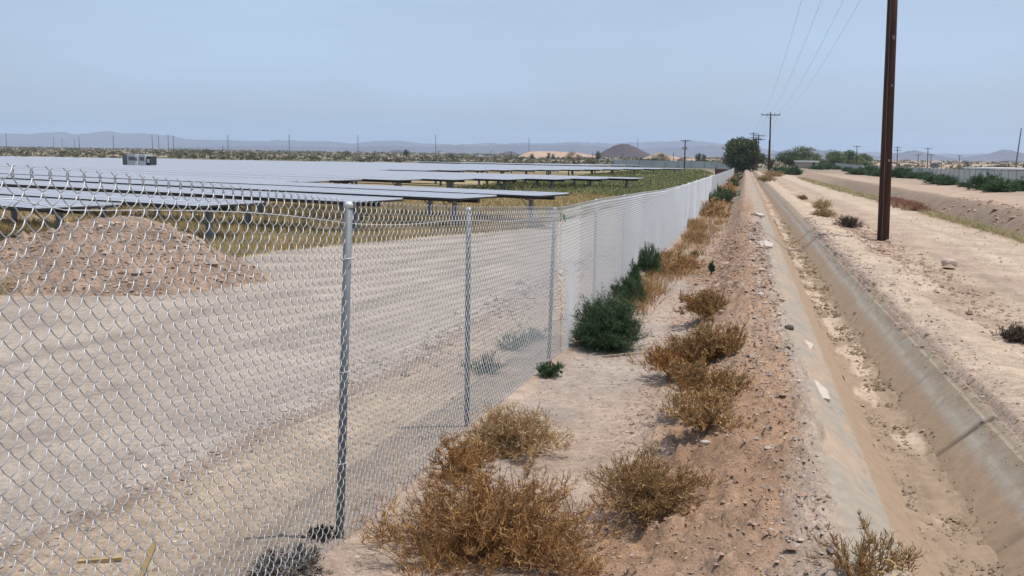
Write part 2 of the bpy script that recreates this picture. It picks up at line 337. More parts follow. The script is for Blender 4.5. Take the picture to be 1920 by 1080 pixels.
# ------------------------------------------------------------------ stones and clods
def pebbles(P, size, col, flat=.6):
    N = len(P); V0 = np.array([[1, 0, 0], [-1, 0, 0], [0, 1, 0], [0, -1, 0], [0, 0, 1], [0, 0, -1.]])
    e = [(a, b, c) for a in (0, 1) for b in (2, 3) for c in (4, 5)]
    mids = np.array([(V0[a] + V0[b]) * .62 for a in (0, 1) for b in (2, 3)])
    V0 = np.concatenate([V0, mids]); M = {(a, b): 6 + a * 2 + (b - 2) for a in (0, 1) for b in (2, 3)}
    f = []
    for a, b, c in e:
        m = M[(a, b)]
        for t in ((a, m, c), (m, b, c)):
            t = list(t); nrm = np.cross(V0[t[1]] - V0[t[0]], V0[t[2]] - V0[t[0]])
            if nrm @ V0[list(t)].mean(0) < 0: t = t[::-1]
            f.append(t)
    f = np.array(f); K = len(V0)
    V = V0[None] * (1 + .35 * (RS.rand(N, K, 1) - .5)) + .18 * (RS.rand(N, K, 3) - .5)
    V = V * np.stack([np.ones(N), .7 + .5 * RS.rand(N), flat * (.7 + .6 * RS.rand(N))], -1)[:, None] * size[:, None, None]
    a = RS.rand(N) * 6.28; c, s = np.cos(a)[:, None], np.sin(a)[:, None]
    V = np.stack([V[..., 0] * c - V[..., 1] * s, V[..., 0] * s + V[..., 1] * c, V[..., 2]], -1) + P[:, None]
    F_ = (f[None] + (np.arange(N) * K)[:, None, None]).reshape(-1, 3)
    return V.reshape(-1, 3), F_, rep(col, K)
def scatter(N, s0, s1, ufun, sz, cols, keep=None):
    s = s0 * (s1 / s0) ** RS.rand(N); u = ufun(RS.rand(N), s)
    if keep is not None:
        k = keep(s, u); s, u = s[k], u[k]
    x, y = xy(s, u); z = height(s, u); size = sz * np.exp(RS.randn(len(s)) * .5) * np.clip(s / 8, .8, 3)
    c = np.array(cols)[RS.randint(len(cols), size=len(s))] * (.75 + .5 * RS.rand(len(s), 1))
    return pebbles(np.stack([x, y, z + size * .15], -1), size, c)
gm = MB()
def scat_ditch(N, s0, s1, uf, sz, cols):
    s = s0 * (s1 / s0) ** RS.rand(N); u = uf(RS.rand(N)); x, y = xy(s, u); z = zrim(s) + np.interp(u, DU, DZ) + .03 * ((u > 1.19) & (u < 1.51))
    size = sz * np.exp(RS.randn(N) * .5) * np.clip(s / 8, .8, 3); c = np.array(cols)[RS.randint(len(cols), size=N)] * (.75 + .5 * RS.rand(N, 1))
    return pebbles(np.stack([x, y, z], -1), size, c)
MUDC = [(.22, .16, .10), (.3, .22, .14), (.16, .115, .07)]
for a in ((2600, 4, 40, lambda r: 1.50 + .05 * RS.randn(len(r)), .009, MUDC), (1200, 4, 40, lambda r: 1.21 + .02 * RS.randn(len(r)), .007, MUDC), (2200, 4, 30, lambda r: 1.2 + .3 * r, .007, MUDC), (1000, 4, 30, lambda r: 1.99 - .16 * r ** 2, .006, [(.22, .17, .14), (.3, .25, .21)]), (1500, 4, 40, lambda r: .46 + .16 * r ** .6, .008, [(.35, .29, .25), (.25, .2, .17)])):
    v, f, c = scat_ditch(*a); gm.add(v, f, col=c)
CLOD = [(.33, .22, .16), (.36, .25, .19), (.28, .19, .14)]; GREY = [(.35, .29, .25), (.24, .19, .16), (.42, .35, .30), (.3, .24, .20)]
for a in ((16000, 3.8, 22, lambda r, s: -1.0 + 1.55 * r, .0042, CLOD), (6500, 3.8, 30, lambda r, s: -.9 + 1.4 * r, .0078, CLOD), (900, 3.8, 24, lambda r, s: -.8 + 1.3 * r, .011, CLOD),
          (4500, 3.8, 24, lambda r, s: -1.9 + 1.5 * r, .006, GREY), (2600, 3.8, 30, lambda r, s: .15 + .4 * r, .009, GREY),
          (4200, 3.2, 25, lambda r, s: -3.6 + 1.55 * r, .008, GREY + CLOD), (2200, 3.2, 25, lambda r, s: -3.55 + .22 * RS.randn(len(r)), .012, GREY),
          (2500, 5, 35, lambda r, s: 2.0 + .4 * r ** 2, .006, CLOD + GREY), (2500, 8, 40, lambda r, s: 3.35 + .3 * RS.randn(len(r)), .008, CLOD), (2600, 6, 40, lambda r, s: 2.1 + 5 * r, .0045, CLOD + GREY),
          (1500, 10, 60, lambda r, s: 9 + 4 * r, .02, CLOD), (700, 3, 20, lambda r, s: -9 + 5.6 * r, .005, GREY)):
    v, f, c = scatter(*a); gm.add(v, f, col=c)
tag(gm.build("gravel", M_rock), "loose stones and clods scattered over the dirt", "gravel", kind='stuff')
# ------------------------------------------------------------------ chain-link fence
FEND = 190.0
fence = empty("chain_link_fence", (*xy(0, U_F), 0))
tag(fence, "long silver chain link fence with round posts running into the distance", "fence")
FX, FY = xy(0, U_F)
def fwob(s, z): return .03 * fbm(s * .35, z * .5, 201, 2) + .05 * np.exp(-((s - 10.9) / .5) ** 2) * sm(1.3, .4, z + .3)
CW, CH = .0373, .0800
def fab(s0, s1, step, sub, sides, rad, a, hgt=CH):
    m = int((s1 - s0) / step); W = []
    rows = int(1.80 / hgt)
    t = np.linspace(0, 1, sub, endpoint=False)
    ease = t - .10 * np.sin(2 * math.pi * t) * -1 if sub > 1 else t
    k = np.arange(rows * 2)
    kk = (k[:, None] + t[None]).ravel()                     # half-cells downward
    kk = np.append(kk, rows * 2)
    fr = kk % 1; odd = (np.floor(kk) % 2).astype(bool)
    e = fr + (.03 * np.sin(2 * math.pi * fr))
    lat = np.where(odd, .5 - e, e - .5)                     # zigzag across the cell
    out = np.where(odd, 1, -.35) * np.sin(math.pi * fr) * a   # "/" strands in front
    c = s0 + step * np.arange(m)
    flip = np.where(np.arange(m) % 2 == 0, 1, -1)
    S = c[:, None] + lat[None] * step * 1.06 * flip[:, None] 
    out2 = np.where(odd, -.35, 1) * np.sin(math.pi * fr) * a; O = np.where(flip[:, None] > 0, out[None], out2[None])
    # neighbouring wires mirror: use a half-cell shift instead so every strand leans the same way
    S = c[:, None] + lat[None] * step * 1.06 * flip[:, None]; out2 = np.where(odd, -.35, 1) * np.sin(math.pi * fr) * a; O = np.where(flip[:, None] > 0, out[None], out2[None])
    sh = (np.arange(m) % 2) * 0
    top = ztop(c)[:, None] - .040
    Z = top - kk[None] * hgt / 2 - sh[:, None]
    return S, O, Z
def fabric(mb, s0, s1, step, sub, sides, rad, a, hgt=CH):
    S, O, Z = fab(s0, s1, step, sub, sides, rad, a, hgt)
    Uo = U_F + .035 + O + fwob(S, Z)
    x, y = xy(S, Uo); zb = zfence(S) + .0
    keep = Z > (zb - .06)
    Z = np.where(keep, Z, zb - .06 + (Z - zb) * .02)
    P = np.stack([x - FX, y - FY, Z], -1)
    if rad is None: rad = .0022 + .0006 * np.clip((S.mean(1, keepdims=True) - 5) / 7, 0, 1)
    v, f = tubes(P, rad, sides); mb.add(v, f)
fm = MB()
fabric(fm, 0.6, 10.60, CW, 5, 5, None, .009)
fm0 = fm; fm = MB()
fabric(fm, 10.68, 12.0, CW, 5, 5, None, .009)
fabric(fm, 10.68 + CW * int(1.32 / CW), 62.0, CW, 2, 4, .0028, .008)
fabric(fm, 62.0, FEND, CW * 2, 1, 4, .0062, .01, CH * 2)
# twisted barbs along the top
t = np.linspace(0, 1, 9)
for q0, q1, fmx, sg_ in ((.6, 10.6, fm0, 1), (.6, 10.6, fm0, -1), (10.68, 30, fm, 1), (10.68, 30, fm, -1)):
    c = np.arange(q0 - CW / 2, q1, CW * 2); n = len(c)
    ang = 2.2 * math.pi * t * 1.2 + (0 if sg_ > 0 else math.pi)
    spl = .013 * sm(.72, 1, t) * sg_
    ss = c[:, None] + (.0035 * np.cos(ang) * (1 - sm(.72, .8, t)) + spl)[None]; oo = (.0035 * np.sin(ang))[None] + 0 * ss
    zz = ztop(c)[:, None] - .042 + .038 * t[None]
    x, y = xy(ss, U_F + .035 + oo + fwob(ss, zz)); v, f = tubes(np.stack([x - FX, y - FY, zz], -1), .0021, 4); fmx.add(v, f)
mo_ = fm0.build("mesh", M_wire0, fence, smooth=True); mo_["label"] = "near length of darker grey mesh"
mo_ = fm.build("mesh", M_wire, fence, smooth=True); mo_["label"] = "long far length of lighter mesh"
tw = MB(); c = np.linspace(0.6, FEND, 900)
for dz, r in ((-.12, .0016),):
    x, y = xy(c, U_F + .048 + 0 * c); tw.tube(np.stack([x - FX, y - FY, ztop(c) + dz + .012 * np.sin(c * 2.1)], -1), r, 4)
tw.build("tension_wire", M_wire, fence)
# posts; the first few lean as in the photo
posts = [(1.6, 0, .03), (4.61, -.035, .0), (7.09, .0, .0), (10.37, -.02, 0)] 
s = 13.7
while s < FEND: posts.append((s, RS.randn() * .008, 0)); s += 3.3
for i, (s, lean, lu) in enumerate(posts):
    x, y = xy(s, U_F - .015); b = zfence(s) - .15; tp = float(ztop(s)) - .025; h = tp - b
    pm = MB(); r = .0225 if i in (0, 1) else .021
    p0 = np.array([x - FX - lean * h * .0, y - FY, b]); p1 = p0 + np.array([-lean * h, 0, h])
    pm.tube([p0, (p0 + p1) / 2, p1], r if s < 30 else .024, 14 if s < 30 else 6)
    po = pm.build("post", M_post, fence, smooth=False)
    for k in range(len(po.data.polygons)): po.data.polygons[k].use_smooth = len(po.data.polygons[k].vertices) == 4
    if s < 45:
        cp = MB(); cp.tube([p1 + (0, 0, -.022), p1 + (0, 0, .0), p1 + (0, 0, .008), p1 + (0, 0, .013)], [r + .0015, r + .002, r * .85, r * .4], 14); co = cp.build("cap", M_cap, po, smooth=True)
        for hz in (.3, .9, 1.4):
            ti = MB()
            pc = p1 * (1 - hz / h) + p0 * (hz / h); a = np.linspace(0, 6.28, 14)
            ti.tube(np.stack([pc[0] + (r + .012) * np.cos(a), pc[1] + (r + .012) * np.sin(a), pc[2] + .004 * a], -1), .002, 4)
            ti.build("tie_wire", M_wire, po)
x, y = xy(10.75, U_F + .05)
tp = MB(); 
for k in range(5): tp.box((x + .006 * k, y, float(ztop(10.75)) - .10 - .018 * k), (.035 - .004 * k, .01, .014), rz=.4 * k)
tag(tp.build("plastic_ribbon", M_tarp), "scrap of green plastic ribbon caught on the fence by its third tall post", "ribbon")
# ------------------------------------------------------------------ solar rows
DR = np.array([-.846, .533]); NR = np.array([.533, .846]); AZ = math.atan2(.533, -.846)
rows = [(12.2, 75), (15.3, 375), (19.5, 665), (23.4, 860), (27.1, 1008), (31.2, 500), (35.3, 565), (39.4, 632), (43.3, 748), (47.2, 850), (51, 950), (54.8, 1040), (58.6, 1112), (62.4, 1181),
        (66.3, 700), (70.2, 792), (74.1, 850), (78, 896), (82, 942), (86, 987), (90, 1030), (95, 1075), (100, 1112), (106, 1150), (112, 1190), (118, 1226), (124, 1266),
        (141, 1100), (147, 1130), (153, 1160), (159, 1188)]
ORD = "nearest second third fourth fifth sixth seventh eighth ninth tenth eleventh twelfth thirteenth fourteenth fifteenth sixteenth seventeenth eighteenth nineteenth twentieth".split()
def ordinal(i):
    if i < 20: return ORD[i]
    return {20: "twenty-first", 21: "twenty-second", 22: "twenty-third", 23: "twenty-fourth", 24: "twenty-fifth", 25: "twenty-sixth", 26: "twenty-seventh", 27: "twenty-eighth", 28: "twenty-ninth", 29: "thirtieth"}.get(i, "farthest")
WID, RAISE = 2.0, .05
for i, (n, px) in enumerate(rows):
    t = (px - 960) / F; D = n / (.533 * t + .846); ex, ey = D * t, D
    ze = ZC + np.interp(n, [12, 27, 36, 60, 100, 160], [-1.34, -1.36, -1.6, -1.66, -1.74, -1.86])
    L_ = max(6.0, (ex + .66 * ey) / (.846 - .66 * .533) + 4); L_ = max(4.0, min(L_, 190, ((152 if i < 27 else 178) - ey) / .533))
    if i >= 27: ze += .02
    root = empty("solar_panel_row", (ex, ey, ze), AZ)      # local +x runs along the row to the left, local -y goes away
    root['label'] = ("%s row of flat grey solar panels counting back from the dirt pile" % ordinal(i)) if i else "short nearest solar panel row ending just left of the dirt pile"
    if i == 4: root['label'] = "long solar panel row ending above the third tall fence post, fifth from the dirt pile"
    if i == 30: root['label'] = "farthest thin strip of solar panels before the desert plain"
    root['category'] = "solar panel row"; root['group'] = "rows of solar panels inside the fence"
    sg2 = -1.0                                             # away side in local y
    tb = MB(); seg = 6.2; x0 = 0.0; k = 0
    while x0 < L_:
        dz = 0.0; x1 = x0 + seg - .06
        v = [(x0, 0, dz), (x1, 0, dz), (x1, sg2 * WID, RAISE + dz), (x0, sg2 * WID, RAISE + dz)]
        v = v + [(a, b, c_ - .035) for a, b, c_ in v]
        tb.add(v, [[0, 1, 2, 3][::-1], [4, 5, 6, 7], [0, 4, 5, 1][::-1], [1, 5, 6, 2][::-1], [2, 6, 7, 3][::-1], [3, 7, 4, 0][::-1]]); x0 += seg; k += 1
    tb.build("panel_table", M_panel, root)
    fr = MB(); fr.box((L_ / 2, .012, -.032), (L_, .02, .062)); fr.box((-.012, sg2 * WID / 2, -.02), (.02, WID, .05)); fr.box((L_ / 2, sg2 * WID * .5, RAISE / 2 - .13), (L_, .12, .12))  # dark front rail added; shade on the table edge put into its colour
    fr.box((L_ / 2, sg2 * .12, -.066), (L_, .05, .05)); fr.box((L_ / 2, sg2 * (WID - .12), RAISE - .077), (L_, .05, .05))
    fr.build("torque_tube_and_shade_rail", M_dark, root)
    near = i < 14; pmm = MB(); x0 = .9; k = 0
    while x0 < L_:
        hx, hy = ex + DR[0] * x0 + NR[0] * WID / 2, ey + DR[1] * x0 + NR[1] * WID / 2
        gz = G(hx, hy) - ze - .1 if D < 140 else -1.2
        p = pmm if not near else MB()
        rr = .16 if (7 <= i < 14 and k == 0) else .13
        p.box((x0, sg2 * WID * .5, (gz + RAISE / 2 - .19) / 2), (rr, rr * .9, -(gz) + RAISE / 2 - .19))
        if near:
            p.box((x0, sg2 * WID * .5, -.17), (.2, .5, .05)); 
            if x0 < 30:
                p.tube([(x0 + .02, sg2 * WID * .5, -.62), (x0 + .02, sg2 * .35, -.1)], .022, 6)
            p.build("post", M_pile, root)
        x0 += 4.3 if near else 6.2; k += 1
    if not near: tag(pmm.build("support_posts", M_steel, root), kind='stuff')
# ------------------------------------------------------------------ dirt mound
mc = np.array([-6.75, 16.4]); mo = []
a = np.linspace(-3.9, 3.9, 190); A_, B_ = np.meshgrid(a, a * .8, indexing='ij')
ca, sa = math.cos(R(8)), math.sin(R(8))
r_ = np.hypot(A_ / np.where(A_ > 0, 2.3, 3.3), B_ / 2.2) + .10 * fbm(A_ * .8, B_ * .8, 301, 3)
H_ = 1.17 * np.clip(1 - r_, 0, 1) ** .95 + .05 * (1 - sm(.9, 1.1, r_)) + (.14 * np.maximum(0, fbm(A_ * 2.6, B_ * 2.6, 303, 4)) + .07 * np.abs(fbm(A_ * 9, B_ * 9, 305, 2))) * (1 - sm(.9, 1.2, r_))
H_ = np.where(H_ > 1.0, 1.0 + (H_ - 1.0) * .6, H_)
mx_ = mc[0] + A_ * ca - B_ * sa; my_ = mc[1] + A_ * sa + B_ * ca
s_, u_ = su(mx_, my_); gz = height(s_, u_) - .03
mcol = np.array((.27, .19, .14)) * (1 + .35 * fbm(A_ * 2, B_ * 2, 309, 4))[..., None]
mb = MB(); mb.add(np.stack([mx_, my_, gz + H_], -1), grid_faces(*A_.shape), col=mcol.reshape(-1, 3))
k = 4200; aa = RS.rand(k) * 6.28; rr = np.sqrt(RS.rand(k)) * 1.05; pa, pb = rr * np.cos(aa) * np.where(np.cos(aa) > 0, 2.3, 3.3), rr * np.sin(aa) * 2.2
ia = np.clip(((pa + 3.9) / 7.8 * 189).astype(int), 0, 189); ib = np.clip(((pb / .8 + 3.9) / 7.8 * 189).astype(int), 0, 189)
PP = np.stack([mx_[ia, ib], my_[ia, ib], (gz + H_)[ia, ib]], -1); sz = .019 * np.exp(RS.randn(k) * .55)
v, f, c = pebbles(PP, sz, np.array([(.34, .25, .19), (.25, .17, .12), (.4, .31, .25)])[RS.randint(3, size=k)], .8)
mb.add(v, f, col=c)
tag(mb.build("dirt_mound", M_mound), "rough brown heap of dug earth behind the fence at left", "dirt pile")
# ------------------------------------------------------------------ shrubs
def shrub(seed, Rr, Hh, cols, n0=50, n1=11, n2=7, leafy=0, stem=.0035, fuzz=.10, up=.5, tw=1.0):
    global RS
    old = RS; RS = np.random.RandomState(seed); mb = MB(); cols = np.array(cols)
    ph = RS.rand(n0) * 6.28; el = np.arccos(1 - RS.rand(n0) * .98)  # angle from vertical
    d = np.stack([np.sin(el) * np.cos(ph), np.sin(el) * np.sin(ph), np.cos(el)], -1)
    ln = (.72 + .36 * RS.rand(n0)); tip = d * ln[:, None] * [Rr, Rr, Hh]; tip[:, 2] = np.maximum(tip[:, 2], .02)
    t = np.linspace(0, 1, 7)
    st = np.stack([.12 * Rr * RS.randn(n0), .12 * Rr * RS.randn(n0), 0 * ph - .02], -1)
    lift = np.sin(t * math.pi)[None, :, None] * np.array([0, 0, 1])[None, None] * (up * .22 * Hh)
    wob = np.cumsum(RS.randn(n0, 7, 3) * .03 * Rr, 1); wob[:, 0] = 0
    P0 = st[:, None] + (tip - st)[:, None] * t[None, :, None] + lift + wob
    c0 = cols[RS.randint(len(cols), size=n0)] * (.8 + .5 * RS.rand(n0, 1)) * (1.15 if not leafy else 1)
    v, f = tubes(P0, (stem * (1.2 - .9 * t))[None], 3); mb.add(v, f, col=rep(c0, 7 * 3))
    # side branches
    N1 = n0 * n1; i = np.repeat(np.arange(n0), n1); tt = .2 + .8 * RS.rand(N1); k = np.minimum((tt * 6).astype(int), 5); fr = (tt * 6 - k)[:, None]
    o = P0[i, k] * (1 - fr) + P0[i, k + 1] * fr
    dd = d[i] * .8 + RS.randn(N1, 3) * .55; dd[:, 2] += up * .8; dd /= np.linalg.norm(dd, axis=1, keepdims=True)
    l1 = (.16 + .22 * RS.rand(N1)) * (Rr + Hh) / 2; t4 = np.linspace(0, 1, 4)
    P1 = o[:, None] + dd[:, None] * (l1[:, None] * t4)[:, :, None] + np.cumsum(RS.randn(N1, 4, 3), 1) * (.035 * l1)[:, None, None]
    P1[:, :, 2] = np.maximum(P1[:, :, 2], -.01)
    c1 = cols[RS.randint(len(cols), size=N1)] * (.7 + .6 * RS.rand(N1, 1))
    v, f = tubes(P1, (stem * .55 * (1.1 - .6 * t4))[None], 3); mb.add(v, f, col=rep(c1, 12))
    # twiglets / needles
    N2 = N1 * n2; i = np.repeat(np.arange(N1), n2); tt = RS.rand(N2); k = np.minimum((tt * 3).astype(int), 2); fr = (tt * 3 - k)[:, None]
    o = P1[i, k] * (1 - fr) + P1[i, k + 1] * fr; d2 = dd[i] * .5 + RS.randn(N2, 3) * .6; d2[:, 2] += up * .6; d2 /= np.linalg.norm(d2, axis=1, keepdims=True)
    l2 = fuzz * (.4 + .8 * RS.rand(N2)) * (Rr + Hh) / 2; t3 = np.linspace(0, 1, 3)
    P2 = o[:, None] + d2[:, None] * (l2[:, None] * t3)[:, :, None] + RS.randn(N2, 3, 3) * (.08 * l2)[:, None, None]
    P2[:, :, 2] = np.maximum(P2[:, :, 2], -.01)
    c2 = cols[RS.randint(len(cols), size=N2)] * (.6 + .7 * RS.rand(N2, 1)); 
    v, f = ribbons(P2, (tw * stem * .5 * np.array([1, .9, .3]))[None]); mb.add(v, f, col=rep(c2, 6))
    RS = old; return mb
BROWN = [(.32, .165, .06), (.25, .125, .05), (.38, .21, .085), (.18, .09, .04), (.54, .34, .15)]
RUST = [(.44, .235, .08), (.35, .17, .06), (.5, .29, .11), (.26, .13, .06)]
DUN = [(.29, .20, .10), (.36, .25, .125), (.2, .135, .07), (.44, .31, .16)]
STRAW = [(.60, .45, .26), (.5, .36, .19), (.66, .52, .32), (.40, .26, .13)]
GREEN = [(.065, .115, .05), (.05, .09, .04), (.085, .14, .065), (.105, .145, .08)]
DGREY = [(.12, .09, .07), (.17, .13, .09), (.09, .07, .055)]
def put(name, mb, mt, px, py, label, cat, group=None, rz=0, sc=1.0, dz=0):
    p = at_ground(px, py); o = mb.build(name, mt); o.location = (p[0], p[1], p[2] + dz); o.rotation_euler = (0, 0, rz); o.scale = (sc, sc, sc)
    tag(o, label, cat, group); return o
GB = "dry tumbleweeds along the ditch bank"; GG = "green tumbleweeds growing at the foot of the fence"
put("dry_bush", shrub(1, .66, .32, BROWN, 105, 16, 13, stem=.0026, fuzz=.10, tw=1.4), M_tint, 925, 1040, "largest brown dry tumbleweed, in the foreground right of the first fence post", "dry bush", GB)
put("dry_bush", shrub(2, .42, .28, STRAW + STRAW + BROWN, 90, 13, 11, stem=.0028, fuzz=.11, tw=1.3), M_tint, 968, 850, "tangled tumbleweed with pale curling straw stems against the fence", "dry bush", GB)
put("dry_bush", shrub(21, .26, .22, BROWN, 40, 12, 10, stem=.003, fuzz=.16, tw=1.4), M_tint, 868, 890, "small brown tumbleweed squeezed between the fence and the largest one", "dry bush", GB)
put("dry_bush", shrub(3, .36, .24, DUN + BROWN, 75, 14, 12, stem=.0026, fuzz=.12, tw=1.3), M_tint, 1228, 950, "round dull brown tumbleweed alone on the gravel path", "dry bush", GB)
put("dry_bush", shrub(4, .25, .22, DUN + BROWN, 26, 9, 4, stem=.0045, fuzz=.16, up=1.1), M_tint, 1608, 1090, "bare twiggy bush at the bottom edge on the concrete lip", "dry bush", GB)
for k, (px, py, rr, hh, c, lab) in enumerate([
    (1318, 798, .24, .24, RUST + STRAW, "small rusty tumbleweed at the near end of the rusty clump"),
    (1318, 745, .30, .28, DUN + RUST, "dark dun tumbleweed in the middle of the rusty clump by the bank"),
    (1270, 708, .36, .34, RUST, "broad orange brown tumbleweed at the left of the rusty clump"),
    (1335, 672, .30, .38, RUST + DUN, "tall rusty tumbleweed at the right of the rusty clump"),
    (1330, 592, .34, .38, RUST + DUN, "rusty tumbleweed at the far end of the rusty clump"),
    (1262, 512, .55, .45, STRAW + RUST, "wide straw coloured tumbleweed beyond the upright green bush"),
    (1200, 548, .26, .24, STRAW, "pale straw tuft at the foot of the upright green bush"),
    (1303, 455, .36, .34, RUST + STRAW, "brown tumbleweed heaped against the fence beyond the straw coloured one"),
    (1303, 428, .42, .36, STRAW, "straw coloured weeds where the fence foot meets the berm")]):
    put("dry_bush", shrub(30 + k, rr * 1.25, hh * .85, c, 60, 12, 9, stem=.0038 + .0003 * k, fuzz=.14, up=.9, tw=1.5), M_tint, px, py, lab, "dry bush", GB, rz=k)
big = shrub(50, .42, .62, GREEN, 200, 16, 13, leafy=1, stem=.0026, fuzz=.10, up=.5, tw=1.6)
put("green_bush", big, M_leaf, 1138, 655, "large round dark green tumbleweed beside the kink in the fence", "bush", GG)
for k, (px, py, rr, hh, lab) in enumerate([
    (1177, 573, .30, .42, "smaller green tumbleweed just behind the large round one"),
    (1216, 520, .30, .62, "tall upright green bush pressed against the fence"),
    (1031, 706, .14, .13, "little green tuft at the fence foot in front of the large bush"),
    (1302, 484, .12, .18, "small green sprig among straw weeds on the berm"),
    (1334, 512, .06, .22, "single thin green stalk on the sandy berm"),
    (1189, 548, .12, .5, "thin leafy stalks climbing the fence beside the upright bush"),
    (1331, 385, .7, .85, "green bush at the far fence foot, nearer of two"),
    (1343, 368, .7, .85, "green bush at the far fence foot, farther of two"),
    (1305, 505, .10, .15, "low grey green sprig nearest the straw weeds")]):
    put("green_bush", shrub(60 + k, rr, hh, GREEN if k != 8 else [(.15, .17, .10)], 70 if k < 2 else 40, 12, 9, leafy=1, stem=.0032 + .0012 * (k > 5), fuzz=.15, up=1.0, tw=1.7), M_leaf, px, py, lab, "bush", GG, rz=k * 1.3)
# weeds along the far fence foot
for k in range(9):
    s = 46 + k * 15; x, y = xy(s, U_F + .7 + .3 * math.sin(k * 2.1)); cc = [STRAW + RUST, GREEN, RUST + STRAW][k % 3]
    o = shrub(80 + k, .9, .8 if k % 3 != 1 else 1.0, cc, 40, 9, 7, stem=.012, fuzz=.16, tw=2.2, leafy=k % 3 == 1).build("fence_weed", M_leaf if k % 3 == 1 else M_tint); o.location = (x, y, G(x, y)); o.scale = (.9, 1.6, .9)
    tag(o, "%s weed clump far along the fence foot, %s of nine going away" % (["straw brown", "dark green", "rusty"][k % 3], ORD[k].replace('nearest', 'first')), "weeds", "weeds along the far fence foot")
# shelf shrubs right of the ditch
for k, (px, py, rr, hh, c, lab) in enumerate([
    (1540, 392, .50, .38, STRAW + [(.25, .24, .1)], "yellow green dry shrub on the shelf by the road"),
    (1543, 406, .48, .28, STRAW + DUN, "low straw coloured shrub in front of the yellow green one"),
    (1592, 427, .42, .30, DGREY, "dark grey dead shrub on the shelf left of the tall pole"),
    (1503, 374, .30, .2, DUN, "small dark dead shrub farthest along the shelf"),
    (1916, 640, .24, .17, DGREY, "dark dead shrub cut off by the right edge"),
    (1448, 331, 1.6, .7, STRAW + DUN, "dull weed patch at the foot of the second pole"),
    (1437, 340, 1.0, .5, STRAW + DUN, "pale weed clump in front of the second pole")]):
    put("dead_shrub", shrub(120 + k, rr, hh, c, 60, 11, 8, stem=.005 if k < 5 else .014, fuzz=.15, up=.7, tw=1.5), M_tint, px, py, lab, "dead shrub", "dead shrubs beside the dirt road", rz=k)
put("dead_shrub", shrub(131, .22, .07, DGREY + [(.3, .28, .26), (.36, .33, .3), (.4, .36, .31)], 50, 11, 9, stem=.003, fuzz=.16, tw=1.5), M_tint, 548, 1075, "dark grey litter of dead stems caught inside the fence by the first post", "dead shrub", "dead shrubs beside the dirt road")
put("dead_shrub", shrub(132, .10, .05, DGREY, 40, 10, 8, stem=.003, fuzz=.16, tw=1.5), M_tint, 600, 1010, "small dark wad of dead stems at the base of the first post", "dead shrub", "dead shrubs beside the dirt road")
# weeds inside the fence seen through the mesh
for k, (px, py) in enumerate([(905, 700), (995, 640), (960, 655)]):
    put("green_bush", shrub(140 + k, .22, .2, GREEN, 30, 9, 7, leafy=1, stem=.003, fuzz=.15, tw=1.5), M_leaf, px, py, "%s green weed behind the fence mesh near the second post" % ["nearest", "farthest", "middle"][k], "bush", "green weeds inside the fence")
# right-hand row of green tumbleweeds
gb = [(1462, 326, 2.0), (1487, 328, 2.0), (1532, 318, 2.4), (1550, 318, 2.4), (1566, 318, 2.2), (1590, 322, 2.0), (1606, 328, 2.2), (1630, 329, 2.6), (1655, 332, 2.4), (1690, 334, 2.4), (1712, 335, 2.0), (1740, 337, 1.8), (1758, 345, 1.9), (1790, 336, 2.0), (1825, 343, 1.8),
      (1850, 356, 1.7), (1875, 360, 1.6), (1900, 358, 1.4), (1808, 351, .8), (1780, 333, 1.6), (1668, 327, 2.2), (1695, 325, 2.2), (1725, 327, 1.8), (1845, 340, 1.8), (1880, 345, 1.4), (1775, 347, 1.5)]
GPROT = [shrub(150 + k, 1, .85, [(.085, .14, .06), (.065, .115, .05), (.11, .17, .08)], 60, 12, 9, leafy=1, stem=.012, fuzz=.16, tw=2.2).build("green_tumbleweed", M_leaf) for k in range(3)]
for k, (px, py, r_) in enumerate(gb):
    o = GPROT[k] if k < 3 else GPROT[k % 3].copy()
    if k >= 3: COL.objects.link(o)
    p = at_ground(px, py); o.location = p; o.rotation_euler = (0, 0, k * 1.7); q = r_ * .84; o.scale = (q, q, q * (.80 + .15 * math.sin(k * 3)))
    tag(o, "green tumbleweed across the road, %s from the left along the pale slat fence" % ordinal(k).replace('nearest', 'first') if k > 1 else ["dark green tumbleweed beside the road left of the white roofed shed", "dark green tumbleweed beside the road just below the white roofed shed"][k], "bush", "green tumbleweeds across the canal")
# ------------------------------------------------------------------ grasses
def tufts(N, sf, uf, h, cols, blades=7, w=.006, keep=None, spread=.08):
    s = sf(N); u = uf(N, s)
    if keep is not None: m = keep(s, u); s, u = s[m], u[m]
    n = len(s); s = np.repeat(s, blades) + RS.randn(n * blades) * spread; u = np.repeat(u, blades) + RS.randn(n * blades) * spread
    hh = h * (.5 + .9 * RS.rand(len(s))); x, y = xy(s, u); z = height(s, u) - .01
    d = np.stack([RS.randn(len(s)) * .35, RS.randn(len(s)) * .35, np.ones(len(s))], -1)
    t = np.array([0, .55, 1]); P = np.stack([x, y, z], -1)[:, None] + d[:, None] * (hh[:, None] * t)[:, :, None]; P[:, 2, :2] += (d[:, :2] * hh[:, None] * .5)
    c = np.array(cols)[RS.randint(len(cols), size=n)]; c = np.repeat(c, blades, 0) * (.7 + .6 * RS.rand(len(s), 1))
    ww = w * np.clip(s / 25, .8, 8); v, f = ribbons(P, ww[:, None] * np.array([1, .8, .2])); return v, f, rep(c, 6)
YG = [(.48, .34, .17), (.40, .29, .145), (.54, .39, .20), (.30, .26, .12), (.22, .21, .095)]
gr = MB()
def fedge(s): return np.interp(s, [0, 14, 20, 30, 40, 300], [-11, -10.6, -10.3, -6.9, -6.4, -6.4])
